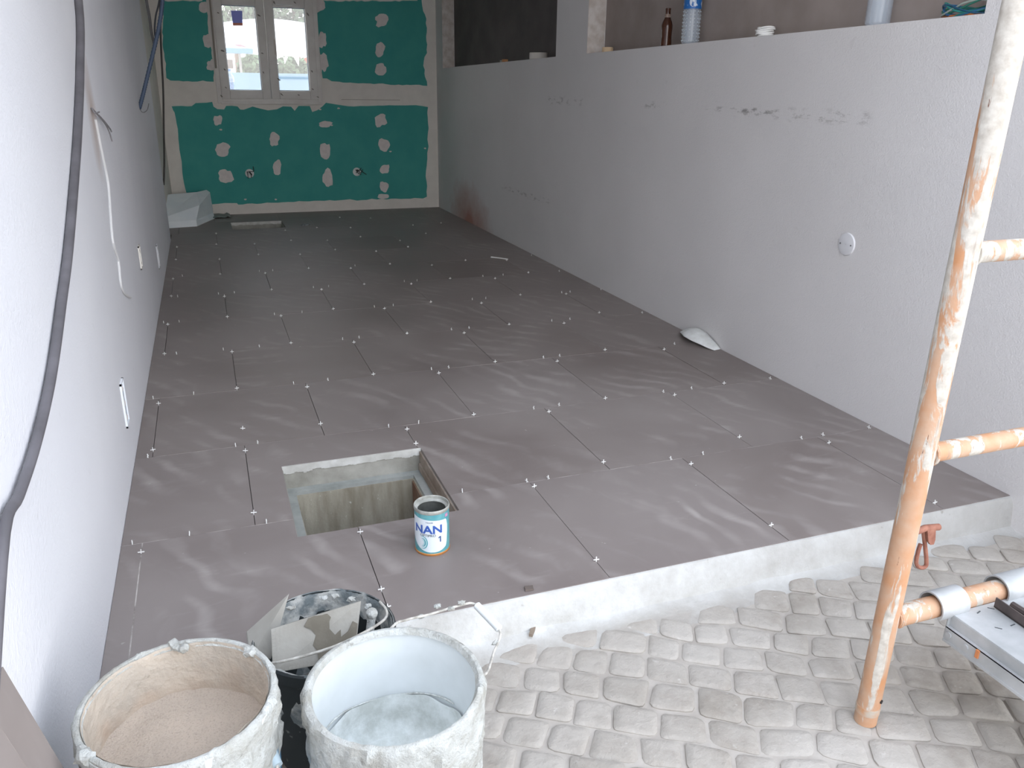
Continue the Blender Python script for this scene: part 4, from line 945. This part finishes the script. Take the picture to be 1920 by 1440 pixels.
# ---- things on the ledge
def ledge(px, py, dx): return on(px, py, 0, XR+dx)
def roll(px, py, y, dx, r, h, name, label, c, cat='tape roll'):
    z = LZ(y); p = Vector((XR+dx, y, z)); root = empty(name, p, label, cat)
    obj('tape_body', lathe(BM(), [(r*.72, .001), (r*.95, .001), (r, .004), (r, h-.003), (r*.95, h), (r*.72, h), (r*.72, .001)], p, 40, cap=False), c, root, smooth=True)
    obj('core', lathe(BM(), [(r*.66, .0), (r*.71, 0), (r*.71, h-.001), (r*.66, h-.001), (r*.66, 0)], p, 32, cap=False), simple('card_core', hexc('9a8468')), root, smooth=True)
YB = {}
def yat(px, dx):   # distance along the wall of the ledge point seen at column px
    lo = 1.5; hi = 8.6
    for _ in range(40):
        m = (lo+hi)/2; p = Vector((XR+dx, m, LZ(m)))-Vector((0, 0, CAMZ)); x = p.dot(RGT)*FPX/p.dot(FWD)+960
        if x > px: lo = m
        else: hi = m
    return lo
roll(0, 0, yat(1010, .075), .075, .070, .048, 'tape_roll', 'white tape roll on the ledge left of the pillar', simple('white_tape', hexc('cfcac2'), None, rough=.6))
roll(0, 0, yat(1139, .055), .055, .0335, .030, 'tape_roll', 'small beige masking tape roll on the ledge right of the pillar', simple('beige_tape', hexc('d8bf9c'), None, rough=.7))
y = yat(946, .03); p = Vector((XR+.03, y, LZ(y))); br = empty('paint_brush_tip', p, 'small orange and pale scrap lying on the ledge near the far corner', 'scrap')
obj('orange_block', box(BM(), (p.x-.02, p.y-.03, p.z), (p.x+.02, p.y+.01, p.z+.022), bev=.003), simple('orange_scrap', hexc('c08a5c')), br); obj('pale_block', box(BM(), (p.x-.02, p.y+.012, p.z), (p.x+.02, p.y+.06, p.z+.016), bev=.003), simple('pale_scrap', hexc('a9a59c')), br)
# beer bottle
def bottle_glass(name, colr, rough=.08):
    m = NT(name); m.col(colr); m.rough(rough); m.b.inputs['Transmission Weight'].default_value = .85; m.b.inputs['IOR'].default_value = 1.4; return m.m
y = yat(1248, .035); p = Vector((XR+.035, y, LZ(y))); bt = empty('beer_bottle', p, 'small brown glass beer bottle standing on the ledge', 'bottle')
s_ = 1.0
M_AMBER = simple('amber_glass', hexc('3c2014'), hexc('4a2a1a'), 10, .12); 
obj('glass_body', lathe(BM(), [(.002, .001), (.026, .001), (.029, .004), (.0295, .02), (.0275, .05), (.0295, .085), (.029, .105), (.024, .122), (.0165, .137), (.0145, .150), (.0135, .178), (.0145, .18), (.0145, .186), (.0125, .187), (.010, .186), (.002, .186)], p, 28, cap=False), M_AMBER, bt, smooth=True)
obj('neck_label', lathe(BM(), [(.0172, .1415), (.0155, .150), (.0150, .158)], p, 28, cap=False), simple('neck_paper', hexc('9c8f84'), hexc('6a4a3a'), 60, .6), bt, smooth=True)
def water_bottle(px, dx, label, lab):
    y = yat(px, dx); p = Vector((XR+dx, y, LZ(y))); b = empty('water_bottle', p, label, 'bottle')
    prof = [(.002, .006), (.02, .006), (.036, .0), (.043, .008)]
    for k in range(9): prof += [(.0445, .014+k*.017), (.0425, .0225+k*.017)]
    prof += [(.0445, .168), (.0445, .255), (.040, .275), (.026, .300), (.016, .315), (.0145, .318), (.0145, .330), (.002, .330)]
    t = NT('clear_pet'); t.col(lin((.82, .87, .92))); t.rough(.12); t.b.inputs['Alpha'].default_value = .34; t.b.inputs['Specular IOR Level'].default_value = .9
    obj('clear_body', lathe(BM(), prof, p, 26, disp=lambda a, i, r, z: ((.0010*math.cos(a*13) if 4 <= i < 22 else 0), 0), cap=False), t.m, b, smooth=True)
    bm = BM()
    for k in range(9):
        for q in range(14):
            a = 2*PI*q/14; blob(bm, p+Vector((.0440*math.cos(a), .0440*math.sin(a), .018+k*.017)), .0032, (1, 1, 1), 0, 1, 1)
    if lab:
        obj('dimples', bm, simple('dimple_white', hexc('c9d0d6'), None, rough=.2), b, kind='stuff', smooth=True)
        t = NT('blue_label'); q = t.pos(False); t.col(t.mix(t.ramp(t.noise(q, 16, 2), .54, .6), hexc('1f66ae'), hexc('dfe8f0'))); t.rough(.4)
        obj('paper_label', lathe(BM(), [(.0452, .165), (.0452, .235)], p, 32, cap=False), t.m, b, smooth=True)
        d = (Vector((0, 0, 0))-p); d.z = 0; d.normalize(); bm = BM(); n_ = 20; sd = Vector((-d.y, d.x, 0))
        vs = []
        for i in range(n_):
            a = 2*PI*i/n_; u = .017*math.cos(a); zz = .195+.021*math.sin(a); ang_ = u/.0458; vs.append(bm.verts.new(p+(d*math.cos(ang_)+sd*math.sin(ang_))*.0458+Vector((0, 0, zz))))
        bm.faces.new(vs); obj('white_emblem', bm, simple('emblem_white', hexc('cfdbe8')), b)
    else:
        bm.free()
    obj('cap', lathe(BM(), [(.002, .318), (.0162, .318), (.0162, .334), (.014, .336), (.002, .336)], p, 20, cap=False), simple('blue_cap', hexc('3f7fc0')), b, smooth=True)
water_bottle(1293, .055, 'clear water bottle with a blue label standing on the ledge', True)
water_bottle(1644, .065, 'clear bottle without a label on the ledge, near the right end', False)
# coil of white cord
y = yat(1434, .05); p = Vector((XR+.05, y, LZ(y))); cc = empty('cord_coil', p, 'small coil of white cord stacked on the ledge', 'cord')
for k in range(6):
    ox, oy = random.uniform(-.004, .004), random.uniform(-.004, .004)
    obj('cord_loop', tube(BM(), [(p.x+ox+(.036+.002*math.sin(a*2+k))*math.cos(a), p.y+oy+(.036+.002*math.cos(a+k))*math.sin(a), p.z+.0042+k*.0068+.0022*math.sin(a*2+k)) for a in [2*PI*i/28 for i in range(28)]], .0036, 7, closed=True), M_SPACER, cc, smooth=True)
# electric wires heap
y = yat(1808, .05); p = Vector((XR+.05, y, LZ(y))); wc = empty('wire_heap', p, 'loose heap of green and blue electric wires at the near end of the ledge', 'wires')
random.seed(21)
for k, (c, z) in enumerate((('1f6b6a', .010), ('245c86', .016), ('2a7f78', .022), ('1d4f6a', .014), ('b0652f', .005), ('7d4a2c', .004), ('9aa49c', .020), ('2b6f5e', .026))):
    L = .085+.02*random.random(); pts = []
    for i in range(26):
        a = 2*PI*i/26; pts.append((p.x+(.028+.008*random.random())*math.sin(a)*1.0, p.y+L*math.cos(a)*(1 if math.cos(a) < 0 else .9), p.z+z+.010*math.sin(a*2+k)*(z > .006)+.012*math.sin(a+k*.7)*(z > .006)+.006*(z > .006)))
    obj('wire_loop', tube(BM(), pts, .0034, 7, closed=True), simple('wire_c%s' % 'abcdefgh'[k], hexc(c), None, rough=.45), wc, smooth=True)
obj('tan_tag', box(BM(), (p.x-.02, p.y-.03, p.z), (p.x+.03, p.y+.06, p.z+.004)), simple('tan_card', hexc('8a5a3c')), wc)

# ---- floor clutter
# folded foam sheet in the far left corner
fs = empty('foam_sheet', on(345, 428, 2, 0), 'folded white foam packing sheet in the far left corner', 'foam sheet')
M_FOAM = simple('white_foam', hexc('eef3f5'), hexc('e3ebef'), 5, .8)
fl, fr = on(317, 428, 2, 0.0), on(369.5, 424.5, 2, 0.0)
fl = Vector((max(fl.x, -.405), fl.y, 0))
bm = BM()
h1 = .055
A = [fl, fr, fl+Vector((0, 0, h1)), fr+Vector((.005, .0, h1))]
def slab4(a, b, c, d, th): prism(bm, [a, b, c, d], th)
ridgeL, ridgeR = Vector((-.385, 8.02, .095)), Vector((-.09, 8.16, .170)); backL, backR = Vector((-.375, 8.42, .245)), Vector((-.105, 8.47, .255)); farR = Vector((.015, 8.60, .235)); lowR = Vector((.025, 8.55, .045))
slab4(fl, fr, fr+Vector((0, .02, .055)), fl+Vector((0, .02, .055)), (0, .02, 0))
obj('front_fold', bm, M_FOAM, fs); bm = BM()
slab4(fl+Vector((0, .02, .055)), fr+Vector((0, .02, .055)), ridgeR, ridgeL, (0, .02, -.004)); obj('crease_fold', bm, M_FOAM, fs); bm = BM()
slab4(ridgeL, ridgeR, backR, backL, (0, .012, -.02)); obj('upper_fold', bm, M_FOAM, fs); bm = BM()
slab4(ridgeR, fr+Vector((0, .02, .055)), lowR, farR, (-.012, .0, 0)); obj('side_fold', bm, M_FOAM, fs); bm = BM()
slab4(fr+Vector((0, .02, .055)), fr, Vector((.03, 8.45, 0)), lowR, (-.012, .0, 0)); obj('side_fold', bm, M_FOAM, fs); bm = BM()
slab4(ridgeR, farR, farR+Vector((-.03, .03, .02)), backR, (0, .01, -.01)); obj('upper_fold', bm, M_FOAM, fs)
bm = BM(); G = []
base = on(398, 407, 2, 0)+Vector((.05, -.03, 0))
for i in range(9):
    G.append([bm.verts.new(base+Vector((i*.026-.09, j*.05-.1, .012+.02*noise.noise(Vector((i*.8, j*.8, 3)))))) for j in range(6)])
for i in range(8):
    for j in range(5): bm.faces.new((G[i][j], G[i+1][j], G[i+1][j+1], G[i][j+1]))
ob = obj('plastic_film', bm, simple('grey_film', hexc('6f7876'), hexc('8d9593'), 12, .5), smooth=True, label='crumpled grey plastic film on the floor beside the foam sheet', cat='plastic film')
sm = ob.modifiers.new('thickness', 'SOLIDIFY'); sm.thickness = .002
# curled white scrap at the right wall
bm = BM(); n = 14; G = []
for i in range(n+1):
    f = i/n; y = 3.62-.33*f; arch = math.sin(PI*f**.85)
    wd = .03+.075*math.sin(PI*min(1, f*.9+.05)); row = []
    for j in range(7):
        g = j/6; row.append(bm.verts.new((XR-.006-wd*g+.006*noise.noise(Vector((f*6, g*2, 0))), y-.01*g, .004+.050*arch*(1-.55*g)+.012*math.sin(PI*g)*arch+.004*(1-f))))
    G.append(row)
for i in range(n):
    for j in range(6): bm.faces.new((G[i][j], G[i+1][j], G[i+1][j+1], G[i][j+1]))
ob = obj('curled_scrap', bm, simple('white_scrap', hexc('e2e4e2'), hexc('cfd0cc'), 20, .7), smooth=True, label='curled white scrap of sheet on the floor at the foot of the right wall', cat='scrap')
sm = ob.modifiers.new('thickness', 'SOLIDIFY'); sm.thickness = .003
a, b = on(922, 482, 2, .004), on(952, 486, 2, .004)
st = empty('spacer_strip', a, 'thin white plastic stick lying on the tiles near the right wall', 'stick')
obj('stick_body', tube(BM(), [a, a.lerp(b, .5)+Vector((0, .006, 0)), b], .0045, 8), M_SPACER, st, smooth=True)
bm = BM(); blob(bm, a, .009, (1, 1, .7), .2); obj('stick_end', bm, M_SPACER, st, smooth=True)
v = on(571, 423, 2, 0)
bm = BM(); prism(bm, [v+Vector(q) for q in ((-.04, -.02, .001), (.03, -.03, .001), (.05, .02, .001), (-.01, .03, .001))], (0, 0, .012)); obj('dark_chip', bm, simple('chip_grey', hexc('50565a'), hexc('9aa0a0'), 40), label='small grey chip of rubble on the floor beside the drain pit', cat='rubble')
v = on(991, 1105, 2, 0)
bm = BM(); prism(bm, [v+Vector(q) for q in ((-.012, -.008, .001), (.010, -.010, .001), (.014, .006, .001), (-.008, .010, .001))], (0, 0, .005)); obj('mortar_crumb', bm, simple('crumb_brown', hexc('6b615b')), label='dark mortar crumb on the tile near the front edge', cat='rubble')
a, b = on(1003, 1172, 2, -.092), on(995, 1194, 2, -.092)
bm = BM(); d = (b-a); s = Vector((-d.y, d.x, 0)).normalized()*.006
prism(bm, [a-s, a+s, b+s*.8, b-s*.8], (0, 0, .008)); obj('wooden_wedge', bm, simple('wedge_wood', hexc('8c7f72'), hexc('7d6f61'), 40), label='small brown wooden wedge lying at the foot of the kerb', cat='wedge')
# smear of white mortar along the front tile edge behind the bucket wire
# bottle outside on the window sill
v = on(431, 168, 1, YF+.14); sb = empty('sill_bottle', v, 'pale blue water bottle on the outer sill behind the left pane', 'bottle')
obj('outer_sill', box(BM(), (WX0, YF+.06, WZ0-.03), (WX1, YF+.24, WZ0+.012)), M_PVC, win)
v = Vector((v.x+.01, YF+.14, WZ0+.012))
M_PB = simple('pale_blue_pet', hexc('8fb7dc'), hexc('c5dcf0'), 30, .2)
obj('bottle_body', lathe(BM(), [(.002, 0), (.036, 0), (.040, .006), (.038, .03), (.040, .05), (.038, .08), (.040, .10), (.040, .20), (.036, .23), (.022, .255), (.014, .27), (.014, .285), (.002, .285)], v, 24, cap=False), M_PB, sb, smooth=True)
obj('bottle_cap', lathe(BM(), [(.002, .28), (.016, .28), (.016, .30), (.002, .302)], v, 16, cap=False), simple('cap_blue', hexc('5f95d0')), sb, smooth=True)
obj('bottle_label', lathe(BM(), [(.0408, .11), (.0408, .18)], v, 24, cap=False), simple('label_blue', hexc('5a8bc4'), hexc('88b0dc'), 60), sb, smooth=True)
